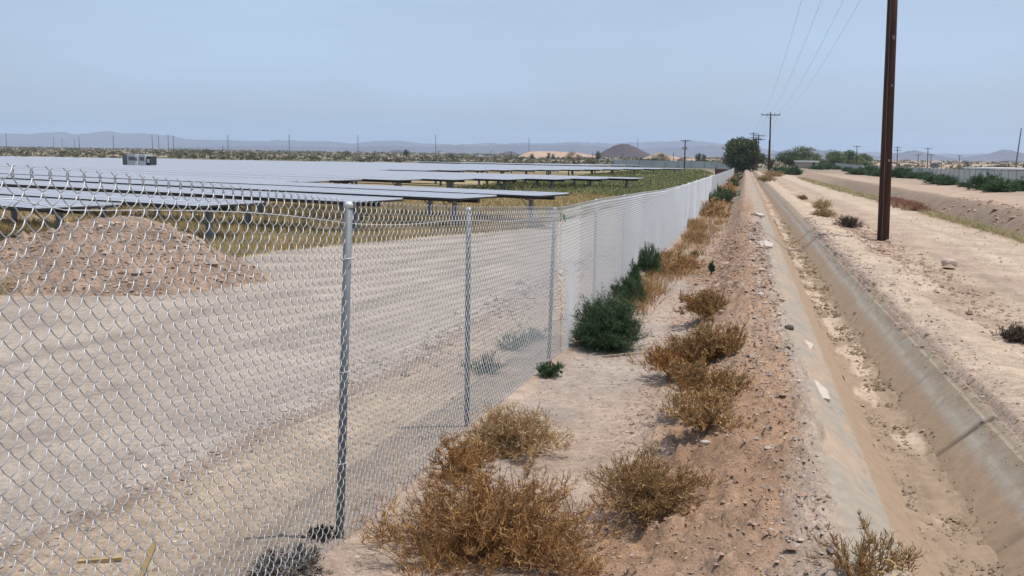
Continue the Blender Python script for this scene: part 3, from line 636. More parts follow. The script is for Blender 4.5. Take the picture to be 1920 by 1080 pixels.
v, f, c = tufts(34000, lambda n: 10 * (62 / 10) ** RS.rand(n), lambda n, s: fedge(s) - 25 * RS.rand(n) ** 1.4 * (s / 40 + .5), .20, YG, 6, .006, keep=lambda s, u: fbm(s * .5, u * .5, 401, 3) > -.45); gr.add(v, f, col=c)
tag(gr.build("field_grass", M_tint), "yellow brown weeds covering the field under the panels", "grass", kind='stuff')
gr = MB()
v, f, c = tufts(9000, lambda n: 58 * (190 / 58.) ** RS.rand(n), lambda n, s: -6.4 - 12 * RS.rand(n) ** 1.3, .32, [(.17, .20, .08), (.13, .17, .07), (.33, .29, .14), (.2, .2, .09)], 6, .012, spread=.3); gr.add(v, f, col=c)
tag(gr.build("green_weeds", M_leaf), "band of green weeds between the panels and the fence", "weeds", kind='stuff')
gr = MB()
v, f, c = tufts(5200, lambda n: 9 * (130 / 9.) ** RS.rand(n), lambda n, s: 7.45 + .2 * RS.randn(n) * np.clip(s / 40, .5, 2), .17, [(.46, .38, .21), (.40, .33, .17), (.52, .43, .26), (.27, .27, .13)], 7, .005, keep=lambda s, u: fbm(s * .3, u * 0, 411, 2) > -.35, spread=.12); gr.add(v, f, col=c)
v, f, c = tufts(1200, lambda n: 44 + 9 * RS.rand(n), lambda n, s: 7.7 + .3 * RS.randn(n), .3, [(.25, .12, .08), (.3, .15, .1)], 7, .007); gr.add(v, f, col=c)
tag(gr.build("canal_grass", M_tint), "dry pale grass along the near edge of the earth canal", "grass", kind='stuff')
gr = MB()
v, f, c = tufts(750, lambda n: 14 * (110 / 14.) ** RS.rand(n), lambda n, s: -1.75 + .55 * RS.rand(n) ** 1.5 * np.clip(s / 18, .5, 2), .2, [(.38, .22, .09), (.45, .3, .14), (.27, .14, .06)], 8, .005, spread=.07); gr.add(v, f, col=c)
v, f, c = tufts(260, lambda n: 4.2 * (30 / 4.2) ** RS.rand(n), lambda n, s: -1.9 + 2.4 * RS.rand(n), .05, [(.45, .32, .17)], 4, .0012, spread=.03); gr.add(v, f, col=c)
tag(gr.build("dry_grass", M_tint), "thin dry grass between the fence foot and the berm", "grass", kind='stuff')
# far scrub on the plain (one mass)
def leafball(mb, c, r, n, cols, lw):
    d = RS.randn(n, 3); d /= np.linalg.norm(d, axis=1, keepdims=True); rad = RS.rand(n) ** .45
    lump = .75 + .5 * vn(d[:, 0] * 2.3 + c[0] + 5, d[:, 1] * 2.3 + d[:, 2] * 3 + c[1], 3)
    P = np.array(c) + d * (rad * lump)[:, None] * np.array(r)
    a = RS.randn(n, 3); a /= np.linalg.norm(a, axis=1, keepdims=True); b = np.cross(a, RS.randn(n, 3)); b /= np.linalg.norm(b, axis=1, keepdims=True)
    w = lw * (.6 + .8 * RS.rand(n, 1)); V = np.stack([P - a * w, P + b * w * .6, P + a * w, P - b * w * .6], 1)
    mb.add(V.reshape(-1, 3), np.arange(4 * n).reshape(-1, 4), col=rep(np.array(cols)[RS.randint(len(cols), size=n)] * (.6 + .8 * RS.rand(n, 1)), 4))
SCR = [(.14, .135, .08), (.17, .15, .095), (.11, .11, .065)]
fs = MB()
for k in range(4600):
    Y = 260 * (2600 / 260.) ** (RS.rand() ** .8); X = Y * (-.56 + 1.15 * RS.rand()); 
    if X > .16 * Y and RS.rand() < .6: continue
    h = (.4 + .7 * RS.rand()) * (1 + Y / 1500); leafball(fs, (X, Y, ZC - 3.2 + h * .4), (h * 2.6, h * 2.6, h * .55), 10, SCR, h * .6)
tag(fs.build("desert_scrub", M_leaf), "low dark scrub scattered over the far desert plain", "scrub", kind='stuff')
# ------------------------------------------------------------------ trees
LEAF = [(.10, .125, .05), (.07, .09, .04), (.13, .155, .065), (.06, .075, .035)]
def tree(px, Y, w, h, label, n=5200, cols=LEAF, group=None, name="tree", lowf=.04):
    t_ = (px - 960) / F; x = t_ * Y; z = G(x, Y); w *= 1.18; h *= 1.12; o = empty(name, (x, Y, z)); tag(o, label, "tree", group)
    tr = MB(); th = h * .3; tr.tube([(0, 0, -.2), (.05 * w, 0, th * .5), (.02 * w, 0, th), (0, .0, h * .6)], [h * .035, h * .028, h * .022, h * .01], 8)
    for k in range(7):
        a = k * .9; tr.tube([(0, 0, th * .6), (math.cos(a) * w * .15, math.sin(a) * w * .15, h * .45), (math.cos(a) * w * .33, math.sin(a) * w * .33, h * .72)], [h * .016, h * .011, h * .004], 5)
    tr.build("trunk", M_bark, o)
    cr = MB()
    for k in range(16):
        a = RS.rand() * 6.28; q = RS.rand() ** .5; zz = lowf + (1 - lowf) * RS.rand()
        wz = math.sqrt(max(.05, 1 - ((zz - .45) / .6) ** 2))
        r = (.20 + .10 * RS.rand())
        leafball(cr, (math.cos(a) * q * w * .34 * wz, math.sin(a) * q * w * .34 * wz, h * (lowf + (.86 - lowf) * zz)), (w * r, w * r, h * r * .8), n // 10, cols, h * .027)
    cr.build("crown", M_leaf, o); return o
tree(1389, 215, 8.6, 6.6, "large dark round tree at the end of the fence", 9000)
GT = "trees behind the white roofed shed"
tree(1470, 300, 8.5, 4.6, "low green tree left of the shed, leftmost of its row", 4000, [(.09, .12, .05), (.07, .095, .04)], GT)
tree(1493, 310, 10, 6.2, "tallest green tree of the row behind the shed", 5000, [(.17, .20, .085), (.11, .145, .06)], GT)
tree(1522, 330, 8, 4.5, "low green tree right behind the shed roof", 3500, [(.17, .20, .085), (.11, .145, .06)], GT)
tree(1553, 330, 7.5, 5.6, "round green tree just right of the shed", 4500, [(.16, .20, .075), (.12, .15, .06)], GT)
tree(1587, 340, 8.5, 5.4, "round green tree left of the thin pole, right of the shed", 4500, [(.16, .20, .075), (.12, .15, .06)], GT)
tree(1609, 345, 6.5, 4.6, "smaller green tree at the right end of the row", 3500, [(.16, .20, .075), (.12, .15, .06)], GT)
tree(1436, 250, 2.2, 3.3, "small grey green tree behind the second pole", 1600, [(.10, .11, .07)], GT)
GF = "small trees on the plain beyond the panels"
for k, (px, Y, w, h, lab) in enumerate([(1237, 420, 7, 4.4, "bushy tree in front of the small tan hill"), (1222, 440, 5, 3.4, "lower tree touching the bushy one by the tan hill"), (1302, 420, 3, 4.4, "narrow dark tree right of the transformer pole"),
        (1313, 430, 2.6, 3.8, "shorter dark tree next to the narrow one"), (1117, 480, 3.2, 4.6, "round tree at the left foot of the dark hill"), (1065, 500, 6, 4, "wide bush below the tan hill"), (1080, 490, 4, 3, "small bush right of the wide one below the tan hill"),
        (1024, 520, 2.5, 3.4, "small dark tree on the tan hill slope"), (1033, 530, 2.5, 3.0, "smaller dark tree beside it on the tan hill"), (993, 500, 3, 3, "small bush under the left end of the tan hill"), (760, 470, 3.5, 4, "lone bush on the plain under the small cone hill"),
        (651, 480, 4, 3.2, "grey green bush far beyond the panels near a pylon"), (354, 380, 16, 3.6, "wide green thicket beyond the panel field at left"), (394, 395, 7, 3.4, "smaller thicket right of the wide one at left"),
        (843, 480, 4, 3, "bush just left of the white canopy"), (1872, 330, 9, 3.4, "low olive tree above the slat fence near the right edge"), (1917, 320, 6, 4, "olive tree cut by the right edge"), (1275, 430, 4, 2.4, "low bush left of the transformer pole foot"),
        (1335, 410, 12, 3.2, "hedge like thicket left of the large dark tree"), (1360, 420, 8, 3.4, "thicket touching the left of the large dark tree"), (1800, 420, 5, 2.8, "low brown bush beyond the slat fence")]):
    tree(px, Y, w, h, lab, 1100, [(.085, .10, .05), (.06, .075, .035)], GF, "small_tree", .1)
# ------------------------------------------------------------------ poles and wires
def upole(px, ytop, ybase, Y, arms, label, group="wooden utility poles", r=None, lean=0.0, name="utility_pole", matl=None, armw=2.4, equip=False, zrot=None):
    t_ = (px - 960) / F; b = at_Y(px, ybase, Y); tp = at_Y(px + lean, ytop, Y); z0 = min(b[2], G(b[0], Y)) - .3
    o = empty(name, (b[0], Y, b[2]), 0); tag(o, label, "utility pole", group); h = tp[2] - b[2]; dx = tp[0] - b[0]
    m = MB(); r = r or .14; m.tube([(0, 0, z0 - b[2]), (dx * .5, 0, h * .5), (dx, 0, h)], [r, r * .86, r * .7], 20 if Y < 60 else 8); so = m.build("shaft", matl or M_wood, o, smooth=Y < 60)
    pts = []
    for k, (dz, w) in enumerate(arms):
        a = MB(); rz = -TH if zrot is None else zrot; a.box((dx, -.14, h - dz), (w, .1, .12), rz=rz); ao = a.build("crossarm", matl or M_wood, o)
        br = MB()
        for sg_ in (-1, 1):
            br.tube([(dx + sg_ * .65 * math.cos(rz), sg_ * .65 * math.sin(rz) - .14, h - dz - .05), (dx, -.14, h - dz - .65)], .02, 4)
        br.build("brace", M_steel, o)
        for q in (-.48, -.16, .2, .48):
            i_ = MB(); p = (dx + q * w * math.cos(rz), q * w * math.sin(rz) - .14, h - dz + .06)
            i_.tube([p, (p[0], p[1], p[2] + .08), (p[0], p[1], p[2] + .16), (p[0], p[1], p[2] + .2)], [.03, .06, .05, .02], 8); i_.build("insulator", M_ins, ao)
            if k == 0: pts.append((b[0] + p[0], Y + p[1], b[2] + p[2] + .2))
    if equip:
        e = MB(); 
        for sx in (-.45, .4): e.tube([(sx + dx, 0, h - 2.3), (sx + dx, 0, h - 1.6)], .24, 10)
        e.build("transformer", M_greyw, o)
    return pts
GP = at_ground(1656, 452); 
YN = GP[1]; pn = upole(1656, -320, 452, YN, [(.3, 2.6)], "tall dark brown wooden pole in the foreground right", r=.152, lean=30)
pole_root = next(o for o in COL.objects if o.name == 'utility_pole')
_b = at_Y(1656, 452, YN); _t = at_Y(1686, -320, YN); _k = (_t[0] - _b[0]) / (_t[2] - _b[2])
for dz, w_, h_ in ((5.2, .05, .09), (4.0, .03, .05), (2.1, .04, .06)):
    MB().box((_k * dz + .015, -.152 + .0052 * dz, dz), (w_, .008, h_)).build("tag_plate", M_tan, pole_root)
MB().tube([(_k * z - .085, -.135 + .005 * z, z) for z in (.02, 2.5, 5, 7.5, 9)], .006, 5).build("ground_wire", M_steel, pole_root)
p2 = upole(1442, 211, 330, 140, [(.35, 2.6)], "wooden pole with one crossarm at the ditch, next after the tall foreground one", lean=3)
p3 = upole(1419, 252, 319, 205, [(.3, 2.4), (1.1, 2.4)], "double armed pole in the cluster by the large tree, nearest of the cluster", lean=4, r=.17)
upole(1416, 259, 318, 212, [(.2, 1.8)], "single armed pole half hidden in the cluster by the large tree", lean=3)
upole(1412, 248, 316, 230, [(.4, 1.8), (1.3, 1.8)], "double armed pole farthest back in the cluster by the large tree", lean=1)
upole(1440, 262, 318, 220, [], "bare leaning prop pole just left of the second pole", lean=2, r=.09)
upole(1283, 262, 318, 225, [(.25, 2.1)], "pole with transformers standing behind the far panels", equip=True, lean=2, r=.17)
for px, y0, y1, Y, n_, lab in [(1606, 273, 310, 330, 1, "pole in front of the rightmost round tree"), (1682, 275, 311, 340, 2, "double armed pole just right of the tall foreground pole"), (1721, 289, 311, 420, 1, "short pole between the two double armed ones"),
        (1739, 277, 312, 340, 1, "pole with wide crossarm above the slat fence"), (1745, 289, 312, 420, 1, "shorter pole right behind the wide armed one"), (1798, 291, 312, 420, 1, "short pole alone over the slat fence"),
        (1111, 285, 302, 430, 0, "thin bare pole left of the dark hill"), (958, 284, 300, 430, 0, "thin bare pole left of the tan hill"), (1166, 288, 305, 420, 0, "thin bare pole in front of the dark hill"), (1262, 286, 303, 420, 0, "thin bare pole left of the transformer pole"),
        (920, 282, 293, 600, 0, "thin pole above the white canopy"), (822, 283, 297, 520, 1, "short pole beyond the panels under a pylon"), (702, 283, 298, 500, 1, "left of two short poles beyond the panels"), (716, 284, 298, 500, 1, "right of two short poles beyond the panels"),
        (523, 281, 292, 560, 0, "short bare pole far over the left panels"), (417, 273, 291, 560, 0, "dark bare pole right of the thickets")]:
    upole(px, y0, y1, Y, [(.3 + .9 * q, 2.6) for q in range(n_)], lab, "distant small utility poles", r=.16, lean=1, zrot=0)
def wire(a, b, sag, label, r=.006):
    m = MB(); t = np.linspace(0, 1, 60)[:, None]; P = np.array(a) * (1 - t) + np.array(b) * t; P[:, 2] -= sag * 4 * t[:, 0] * (1 - t[:, 0])
    m.tube(P, r, 4); tag(m.build("power_line", M_dark), label, "power line", "overhead wires between the poles")
WN = ["leftmost of the four wires running to the tall foreground pole", "second wire from the left running to the tall foreground pole", "third wire from the left running to the tall foreground pole", "rightmost wire running to the tall foreground pole"]
for k in range(4):
    wire(pn[k], p2[k], 1.6, WN[k], .005)
    wire(p2[k], p3[k], .5, "far wire between second pole and cluster, %s from the left" % ["first", "second", "third", "fourth"][k], .008)
# steel pylons on the plain
for px, y0, lab in [(11, 249, "leftmost steel power pole at the picture edge"), (100, 257, "steel pole left of the left mountain summit"), (148, 255, "steel pole left of the summit, right of a pair"), (139, 260, "shorter steel pole in the pair left of the summit"),
        (116, 261, "faint short steel pole between two taller ones at far left"), (212, 253, "steel pole under the left mountain summit"), (285, 252, "first of four close steel poles at left"), (297, 254, "second of four close steel poles at left"), (315, 252, "third of four close steel poles at left"),
        (325, 254, "fourth of four close steel poles at left"), (427, 252, "lone steel pole right of the thickets"), (542, 252, "lone steel pole left of the picture centre"), (671, 253, "steel pole above the first fence post"), (817, 252, "steel pole left of the second fence post"),
        (992, 258, "steel pole standing over the tan hill"), (1196, 258, "steel pole standing over the dark hill")]:
    hb = 273.5 + .015 * px; Y = 1050 if y0 < 256 else 1300; p = at_Y(px, y0, Y); z = G(p[0], Y); h = p[2] - z
    o = empty("steel_power_pole", (p[0], Y, z)); tag(o, lab, "power pole", "steel transmission poles on the plain")
    MB().tube([(0, 0, -.5), (0, 0, h)], [.42, .25], 8).build("shaft", M_steel, o)
    a = MB()
    for k in range(3): a.tube([(0, 0, h * (.95 - .1 * k)), (1.4 * (1 if k % 2 else -1), 0, h * (.965 - .1 * k))], .12, 5)
    a.build("insulator_arms", M_steel, o)
p = at_Y(1915, 240, 420); z = G(p[0], 420); h = p[2] - z
o = empty("steel_power_pole", (p[0], 420, z)); tag(o, "tall bare steel pole near the right edge", "power pole", "steel transmission poles on the plain")
MB().tube([(-1.0, 0, -.5), (0, 0, h)], [.36, .22], 8).build("shaft", M_steel, o)
# ------------------------------------------------------------------ slat fences and buildings
def slatfence(pts, h, label, mt, name="slat_fence", post=3.0):
    o = empty(name, (pts[0][0], pts[0][1], G(*pts[0]))); tag(o, label, "fence"); m = MB(); pm = MB(); ox, oy, oz = o.location
    for (x0, y0), (x1, y1) in zip(pts[:-1], pts[1:]):
        L_ = math.hypot(x1 - x0, y1 - y0); n = int(L_ / post); a = math.atan2(y1 - y0, x1 - x0)
        for k in range(n):
            t0 = (k + .5) / n; x, y = x0 + (x1 - x0) * t0, y0 + (y1 - y0) * t0; z = G(x, y)
            for q in range(5):
                qq = (q - 2) * L_ / n / 5; m.box((x - ox + math.cos(a) * qq, y - oy + math.sin(a) * qq, z - oz + h / 2 - .1), (L_ / n / 5 - .03, .03 + .015 * (q % 2), h + .2), rz=a)
            xx, yy = x0 + (x1 - x0) * k / n, y0 + (y1 - y0) * k / n; pm.box((xx - ox, yy - oy, z - oz + h / 2), (.09, .09, h + .25), rz=a)
    m.build("slats", mt, o); pm.build("fence_posts", M_steel, o); return o
M_slat = mat("pale_slats", (.43, .46, .45), .7, var=.15, scale=.6)
uR = 27.5
slatfence([xy(70, uR), xy(150, uR), xy(300, uR), xy(345, uR + 2)], 1.75, "long pale grey slat fence behind the green tumbleweeds at right", M_slat)
a0 = at_Y(1150, 309, 240); a1 = at_Y(1395, 311, 236)
slatfence([(a0[0], a0[1]), (a1[0], a1[1])], 1.7, "grey slat fence across the far end of the solar field", M_slat)
def bldg(px0, px1, y0, Y, depth, label, wall, roofm, over=.3, door=True, name="shed", cat="shed", roofh=.45):
    a = at_Y(px0, y0, Y); b = at_Y(px1, y0, Y); w = b[0] - a[0]; cx = (a[0] + b[0]) / 2; z = G(cx, Y); h = a[2] - z
    o = empty(name, (cx, Y, z)); tag(o, label, cat)
    MB().box((0, depth / 2, h / 2 - .2), (w, depth, h - roofh + .4)).build("wall", wall, o)
    MB().box((0, depth / 2 - .1, h - roofh / 2 + .15), (w + 2 * over, depth + 2 * over, roofh)).build("roof", roofm, o)
    if door: MB().box((w * .28, -.03, 1.0), (w * .13, .05, 2.0)).build("door", M_dark, o)
    return o
bldg(1498, 1534, 302, 290, 4, "small tan shed with a white flat roof at the end of the slat fence", M_tan, M_white)
bldg(1868, 1960, 317, 120, 8, "low building with a white roof edge behind the slat fence at right edge", M_slat, M_white, door=False, name="low_building", cat="building", roofh=.2)
bldg(958, 972, 299, 420, 4, "grey trailer under the left end of the tan hill", M_cab, M_greyw, 0, name="trailer", cat="trailer")
bldg(1124, 1136, 299, 400, 4, "dark blue grey trailer left of the dark hill foot", mat("blue_paint", (.16, .2, .26), .6), M_greyw, 0, name="trailer", cat="trailer")
bldg(1148, 1166, 299, 400, 4, "pale trailer with a dark opening below the dark hill", M_cab, M_greyw, 0, name="trailer", cat="trailer")
bldg(1752, 1760, 307, 380, 3, "small dark hut over the slat fence", M_steel, M_steel, 0, False, name="hut", cat="hut")
# canopy with a vehicle under it
a = at_Y(890, 293, 620); b = at_Y(928, 293, 620); cx = (a[0] + b[0]) / 2; z = G(cx, 620); w = b[0] - a[0]; h = a[2] - z
o = empty("canopy", (cx, 620, z)); tag(o, "white flat canopy on thin posts out on the plain", "canopy")
MB().box((0, 4, h), (w, 8, .5)).build("roof", M_white, o)
for sx in (-.45, .45):
    for sy in (0.5, 7.5): MB().box((sx * w, sy, h / 2), (.3, .3, h)).build("post", M_steel, o)
o = empty("parked_truck", (cx - 3.5, 612, z)); tag(o, "white truck parked in front of the canopy", "truck")
MB().box((0, 0, 1.0), (6.5, 2.2, .9)).box((1.0, 0, 1.75), (2.6, 2.0, .7)).build("body", M_white, o)
for sx in (-2, 2): MB().tube([(sx, -1.15, .5), (sx, -.9, .5)], .5, 12).build("wheel", M_dark, o)
# inverter station on the panels
p = at_Y(261, 300, 93)
o = empty("inverter_station", (p[0], 93, G(p[0], 93)), -.25); tag(o, "grey electrical cabinets rising above the panel field at left", "electrical cabinets")
hh = at_Y(261, 289, 93)[2] - G(p[0], 93)
for k, (dx, w, d_, hk, mt) in enumerate([(-.25, 1.15, 1.4, hh, M_cab), (.72, .7, 1.2, hh * .99, M_cab), (-1.2, .55, 1.0, hh * .9, M_steel), (1.35, .42, 1.0, hh * .9, M_dark), (.2, .25, 1.5, hh * .97, M_white)]):
    c_ = MB().box((dx, 0, hk / 2), (w, d_, hk)); co = c_.build("cabinet", mt, o)
    MB().box((dx, -d_ / 2 - .012, hk - .42), (w * .7, .02, .35)).build("vent", M_steel if mt is not M_dark else M_cab, co)
MB().box((0, 0, -.05), (3.4, 2, .4)).build("plinth", M_tan, o)
# gate structure at the fence end
x, y = xy(FEND + 1.5, U_F - 1.2); o = empty("gate", (x, y, G(x, y)), -TH); tag(o, "dark brown gate frame at the far end of the chain link fence", "gate")
MB().box((-.2, 0, .9), (4.2, .08, 1.1)).build("gate_panel", M_woodgrey, o); MB().box((-2.3, 0, .8), (.2, .2, 2.0)).build("gate_post", M_wood, o); MB().box((1.9, 0, .8), (.2, .2, 2.0)).build("gate_post", M_wood, o)
# ------------------------------------------------------------------ small things
def rock(px, py, r, label, col, flat=.75, seed=1, cat="rock", name="rock", slab=False):
    p = at_ground(px, py); a = np.linspace(0, math.pi, 14); b = np.linspace(0, 2 * math.pi, 25)[:-1]; A2, B2 = np.meshgrid(a, b, indexing='ij')
    d = np.stack([np.sin(A2) * np.cos(B2), np.sin(A2) * np.sin(B2), np.cos(A2)], -1)
    q = 1 + .22 * fbm(d[..., 0] * 1.4 + seed * 7, d[..., 1] * 1.4 + d[..., 2] * 2, seed, 3)
    d = np.sign(d) * np.abs(d) ** (.8) * q[..., None] * np.array([r, r * .75, r * flat])
    n1_, n2_ = A2.shape; i = np.arange(n1_ - 1)[:, None] * n2_; j = np.arange(n2_)[None]; k = (j + 1) % n2_
    f = np.stack([i + j, i + n2_ + j, i + n2_ + k, i + k], -1).reshape(-1, 4)
    m = MB(); m.add(d, f, col=np.array(col)); o = m.build(name, M_rock, smooth=True); o.location = (p[0], p[1], p[2] + r * flat * .55); tag(o, label, cat); return o
rock(1781, 499, .155, "pale round boulder lying on the dirt road edge", (.46, .36, .29), .62, 5)
rock(1480, 618, .05, "dark stone at the gravelly edge of the ditch", (.13, .10, .09), .7, 6)
rock(818, 895, .045, "brown stone at the fence foot before the tumbleweeds", (.3, .2, .15), .7, 7)
rock(1322, 832, .035, "pale flat stone near the rusty clump", (.42, .33, .28), .4, 8)
def slab(px, py, pts, th, label, rz, tilt):
    p = at_ground(px, py); n = len(pts); V = [(a, b, th) for a, b in pts] + [(a, b, 0) for a, b in pts]
    m = MB(); m.add(V, [list(range(n))], [list(range(n, 2 * n))[::-1]], np.array([[i, i + n, (i + 1) % n + n, (i + 1) % n] for i in range(n)]), col=np.array((.47, .40, .34)))
    o = m.build("concrete_slab", M_rock); o.location = (p[0], p[1], p[2] + .02); o.rotation_euler = (tilt, .12, rz); tag(o, label, "slab", "broken concrete slabs on the ditch bank")
slab(1524, 735, [(-.09, -.30), (.08, -.33), (.11, -.05), (.06, .22), (-.05, .34), (-.13, .12), (-.10, -.1)], .03, "larger broken concrete slab tipped on the ditch bank", -TH + .1, .05)
slab(1508, 655, [(-.09, -.17), (.07, -.15), (.09, .08), (.0, .2), (-.10, .1)], .03, "smaller broken concrete slab just beyond the larger one", -TH - .1, .08)
slab(1438, 463, [(-.15, -.5), (.1, -.4), (.14, .2), (-.02, .6), (-.16, .2)], .05, "flat broken slab far along the ditch bank, tall pole level", -TH, .04)
slab(1424, 406, [(-.15, -.6), (.1, -.4), (.14, .3), (-.1, .5)], .05, "farthest small slab on the ditch bank", -TH + .2, .04)
# wood offcuts inside the fence
p = at_ground(188, 1055); m = MB(); m.box((0, 0, .012), (.20, .022, .018)); o = m.build("wooden_stake", M_lumber); o.location = p; o.rotation_euler = (0, 0, .25); tag(o, "short yellowish wooden stake lying flat behind the fence", "stake", "wood scraps behind the fence")
p = at_ground(258, 1085); m = MB(); m.add([(-.02, 0, -.05), (.02, 0, -.05), (.017, 0, .15), (0, 0, .19), (-.014, 0, .15), (-.02, .012, -.05), (.02, .012, -.05), (.017, .012, .15), (0, .012, .19), (-.014, .012, .15)],
    [[0, 1, 6, 5], [1, 2, 7, 6], [2, 3, 8, 7], [3, 4, 9, 8], [4, 0, 5, 9]], [[4, 3, 2, 1, 0], [5, 6, 7, 8, 9]]); o = m.build("wooden_stake", M_lumber); o.location = p; o.rotation_euler = (-.7, .15, -.2); tag(o, "flat pointed wooden stake leaning behind the fence beside the lying one", "stake", "wood scraps behind the fence")
# bare sticks
def stick(pxs, label, r=.004, lift=(0, .03, .02), col=None):
    P = []
    for k, (a, b) in enumerate(pxs): g_ = at_ground(a, b); g_[2] += lift[min(k, len(lift) - 1)] + r; P.append(g_)
    m = MB(); m.tube(np.array(P), [r * (1 - .5 * k / len(P)) for k in range(len(P))], 6, col=np.array(col or (.5, .42, .33))); tag(m.build("dry_stick", M_rock, smooth=True), label, "stick", "bare sticks on the ground")
stick([(690, 1030), (715, 1036), (740, 1050), (758, 1070), (768, 1085)], "pale curved dead stick at the bottom left of the largest tumbleweed")
stick([(738, 962), (750, 930), (745, 900), (730, 880)], "straw coloured stalk leaning on the fence mesh", .0035, (0, .05, .12, .2), (.45, .3, .12))
stick([(1130, 672), (1165, 668), (1205, 664), (1222, 661)], "straight pale stick beside the large green tumbleweed", .009, (.01, .01, .01), (.42, .33, .25))
stick([(1462, 567), (1478, 570), (1495, 580), (1508, 592)], "rust brown strand lying over the ditch lip", .012, (.02, .02, .0), (.25, .15, .08))
stick([(1408, 404), (1423, 410), (1438, 420)], "dark crooked branch on the bank far along the ditch", .02, (.02, .05, .02), (.15, .10, .08))
# ------------------------------------------------------------------ hills and mountains
def ridge(name, prof, Y, depth, mt, seed, detail=1.0, nx=500, ny=40, kind='structure', zb=None):
    prof = np.array(prof, float); px = np.linspace(prof[0, 0], prof[-1, 0], nx); py = np.interp(px, prof[:, 0], prof[:, 1]) + (1.5 * fbm(px * .05, px * 0, seed + 3, 4) + .8 * fbm(px * .3, px * 0, seed + 9, 2)) * (1 if Y > 4000 else .35)
    top = np.array([at_Y(a, b, Y)[2] for a, b in zip(px, py)]); X = np.array([at_Y(a, 290, Y)[0] for a in px]); z0 = ZC - 3.5 if zb is None else zb
    top = np.maximum(top, z0 + .5); v = np.linspace(-1, 1, ny * 2 + 1)
    XX = np.repeat(X[:, None], len(v), 1); VV = np.repeat(v[None], nx, 0); sc = 1.0 / depth
    nz = fbm(XX * sc * 4, VV * 3, seed, 5); prof_v = np.clip(1 - np.abs(VV), 0, 1) ** 1.1
    H = (top - z0)[:, None] * np.clip(prof_v * (1 + .45 * detail * nz * (np.abs(VV) * 1.6)) - .02, 0, 1.0) + z0 - .02 * (top - z0)[:, None] * 0
    H += (top - z0)[:, None] * .05 * detail * fbm(XX * sc * 14, VV * 8, seed + 5, 4) * (prof_v > .02)
    YY = Y + VV * depth + nz * depth * .06
    m = MB(); m.add(np.stack([XX, YY, H], -1), grid_faces(nx, len(v)))
    o = m.build(name, mt, smooth=False); o['kind'] = kind; return o
MA = [(-300, 252), (-100, 248), (0, 250), (60, 250), (110, 246), (150, 252), (200, 245), (240, 250), (265, 249), (300, 252), (350, 259), (400, 262), (480, 265), (520, 262), (600, 264), (660, 269), (700, 264), (740, 263), (780, 267), (820, 270), (870, 271), (910, 267), (960, 269), (1000, 267), (1050, 267), (1090, 266), (1140, 268), (1190, 267), (1240, 264), (1290, 262), (1330, 267), (1380, 271), (1420, 275), (1450, 283), (1500, 281), (1600, 284), (1700, 287), (1800, 289), (1900, 287), (2100, 285), (2300, 290)]
ridge("mountain_range", MA, 9000, 1400, M_mtn, 501, 1.0, 900, 30)
ridge("mountain_range", [(380, 276), (470, 272), (560, 274), (640, 277), (720, 272), (800, 276), (850, 272), (900, 274), (960, 271), (1010, 273), (1080, 270), (1130, 275), (1200, 279), (1290, 276), (1330, 271), (1400, 281), (1440, 288)], 6500, 700, M_mtn, 517, 1.0, 600, 22)
ridge("mountain_range", [(1420, 296), (1450, 288), (1480, 279), (1505, 277), (1530, 279), (1560, 288), (1600, 293), (1660, 294), (1690, 287), (1715, 281), (1732, 284), (1745, 293), (1790, 296), (1830, 293), (1860, 287), (1880, 280), (1895, 282), (1920, 292), (1990, 296)], 5200, 500, M_mtn, 523, 1.0, 600, 22)
M_tanh = mat("tan_spoil", (.36, .25, .18), .95, var=.2, scale=.02); M_darkh = mat("dark_cinder", (.065, .045, .048), .95, var=.3, scale=.01)
ridge("hill", [(962, 300), (975, 291), (990, 285), (1010, 283), (1040, 284), (1070, 285), (1095, 288), (1120, 293), (1140, 301)], 800, 60, M_tanh, 531, .6, 200, 16)
ridge("hill", [(1100, 302), (1118, 292), (1135, 281), (1150, 273), (1165, 269), (1178, 270), (1195, 277), (1212, 286), (1225, 297), (1235, 303)], 1300, 110, M_darkh, 537, .5, 200, 20)
ridge("hill", [(1195, 302), (1215, 293), (1230, 287), (1240, 286), (1255, 292), (1285, 297), (1340, 298), (1420, 303)], 700, 40, M_tanh, 541, .6, 200, 16)
ridge("hill", [(718, 292), (728, 285), (738, 281), (750, 281), (762, 287), (772, 293)], 2600, 120, M_darkh, 547, .5, 120, 14)
ridge("hill", [(915, 296), (935, 288), (953, 284), (962, 284), (972, 289), (985, 296)], 2400, 120, M_darkh, 549, .5, 120, 14)
ridge("hill", [(1530, 313), (1560, 307), (1590, 305), (1620, 307), (1660, 311), (1690, 309), (1720, 307), (1780, 309), (1840, 307), (1890, 310), (1960, 312)], 480, 30, M_tanh, 553, .8, 300, 12)
# ------------------------------------------------------------------ haze
lo = ZC - 5.2; hi = 260
hz = MB().box((0, 0, 0), (20500, 14200, hi - lo)).build("haze", M_soil); hz.location = (*xy(6200, 0), (hi + lo) / 2); hz.rotation_euler = (0, 0, -TH); tag(hz, kind='stuff'); hz['label'] = "pale blue haze over the plain"; hz['category'] = "haze"
hm = bpy.data.materials.new("air"); hm.use_nodes = True; N = hm.node_tree.nodes; N.remove(N['Principled BSDF']); pv = N.new('ShaderNodeVolumePrincipled')
pv.inputs['Density'].default_value = .000105; pv.inputs['Color'].default_value = (.62, .78, 1.0, 1); pv.inputs['Anisotropy'].default_value = .1
hm.node_tree.links.new(pv.outputs[0], N['Material Output'].inputs['Volume']); hz.data.materials.clear(); hz.data.materials.append(hm)
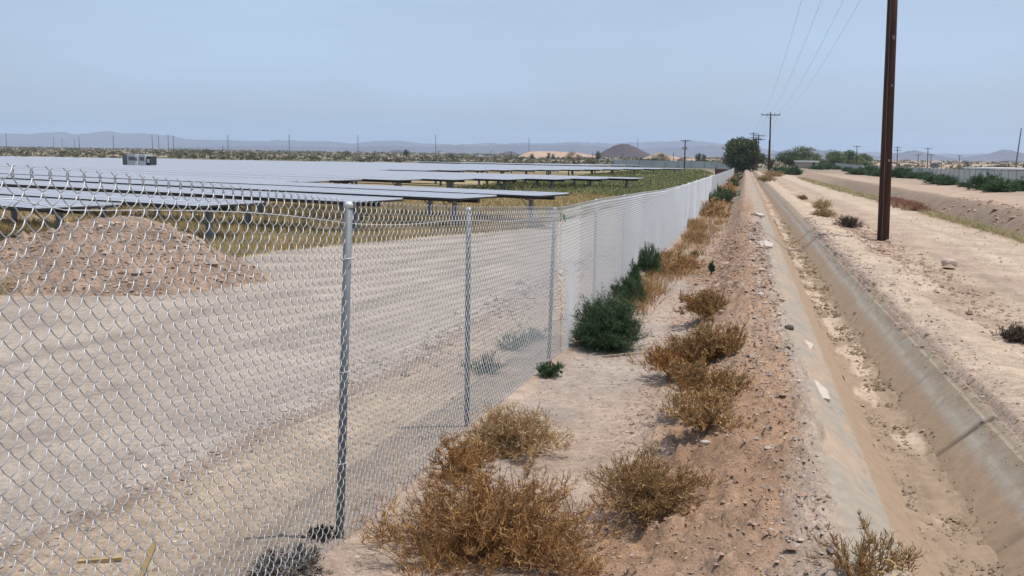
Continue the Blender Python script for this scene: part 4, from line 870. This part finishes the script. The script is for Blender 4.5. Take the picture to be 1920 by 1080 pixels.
# ------------------------------------------------------------------ light
EL = R(73); AZS = R(90)
wd = bpy.data.worlds.new("World"); scene.world = wd; wd.use_nodes = True; N = wd.node_tree.nodes; L = wd.node_tree.links; bg = N['Background']
sk = N.new('ShaderNodeTexSky'); sk.sky_type = 'NISHITA'; sk.sun_disc = False; sk.sun_elevation = EL; sk.sun_rotation = AZS; sk.air_density = 1.0; sk.dust_density = 3.5; sk.ozone_density = 1.5
tc = N.new('ShaderNodeTexCoord'); mp = N.new('ShaderNodeMapping'); mp.inputs['Scale'].default_value = (1.1, 1.1, 5.0); mp.inputs['Rotation'].default_value = (R(6), R(8), 0); L.new(tc.outputs['Generated'], mp.inputs[0])
nz = N.new('ShaderNodeTexNoise'); nz.inputs['Scale'].default_value = 1.6; nz.inputs['Detail'].default_value = 7; nz.inputs['Roughness'].default_value = .5; L.new(mp.outputs[0], nz.inputs['Vector'])
mr = N.new('ShaderNodeMapRange'); mr.inputs[1].default_value = .38; mr.inputs[2].default_value = .72; mr.inputs[3].default_value = .35; mr.inputs[4].default_value = .95; L.new(nz.outputs[0], mr.inputs[0])
mx = N.new('ShaderNodeMix'); mx.data_type = 'RGBA'; L.new(mr.outputs[0], mx.inputs[0]); L.new(sk.outputs[0], mx.inputs[6]); mx.inputs[7].default_value = (3.35, 4.35, 5.75, 1)   # thin cirrus veil
L.new(mx.outputs[2], bg.inputs[0]); bg.inputs[1].default_value = .142
sd_ = bpy.data.lights.new("sun", 'SUN'); sd_.energy = 3.8; sd_.angle = R(.6); sd_.color = (1, .94, .85); so = bpy.data.objects.new("sun", sd_); COL.objects.link(so)
S = Vector((math.cos(EL) * math.sin(AZS), math.cos(EL) * math.cos(AZS) + .004, math.sin(EL))); so.rotation_euler = S.to_track_quat('Z', 'Y').to_euler()
scene.view_settings.view_transform = 'Standard'; scene.view_settings.look = 'None'; scene.view_settings.exposure = 0.05; scene.view_settings.gamma = 1
scene.render.resolution_x = 1024; scene.render.resolution_y = 576
scene.cycles.volume_bounces = 1; scene.cycles.max_bounces = 6
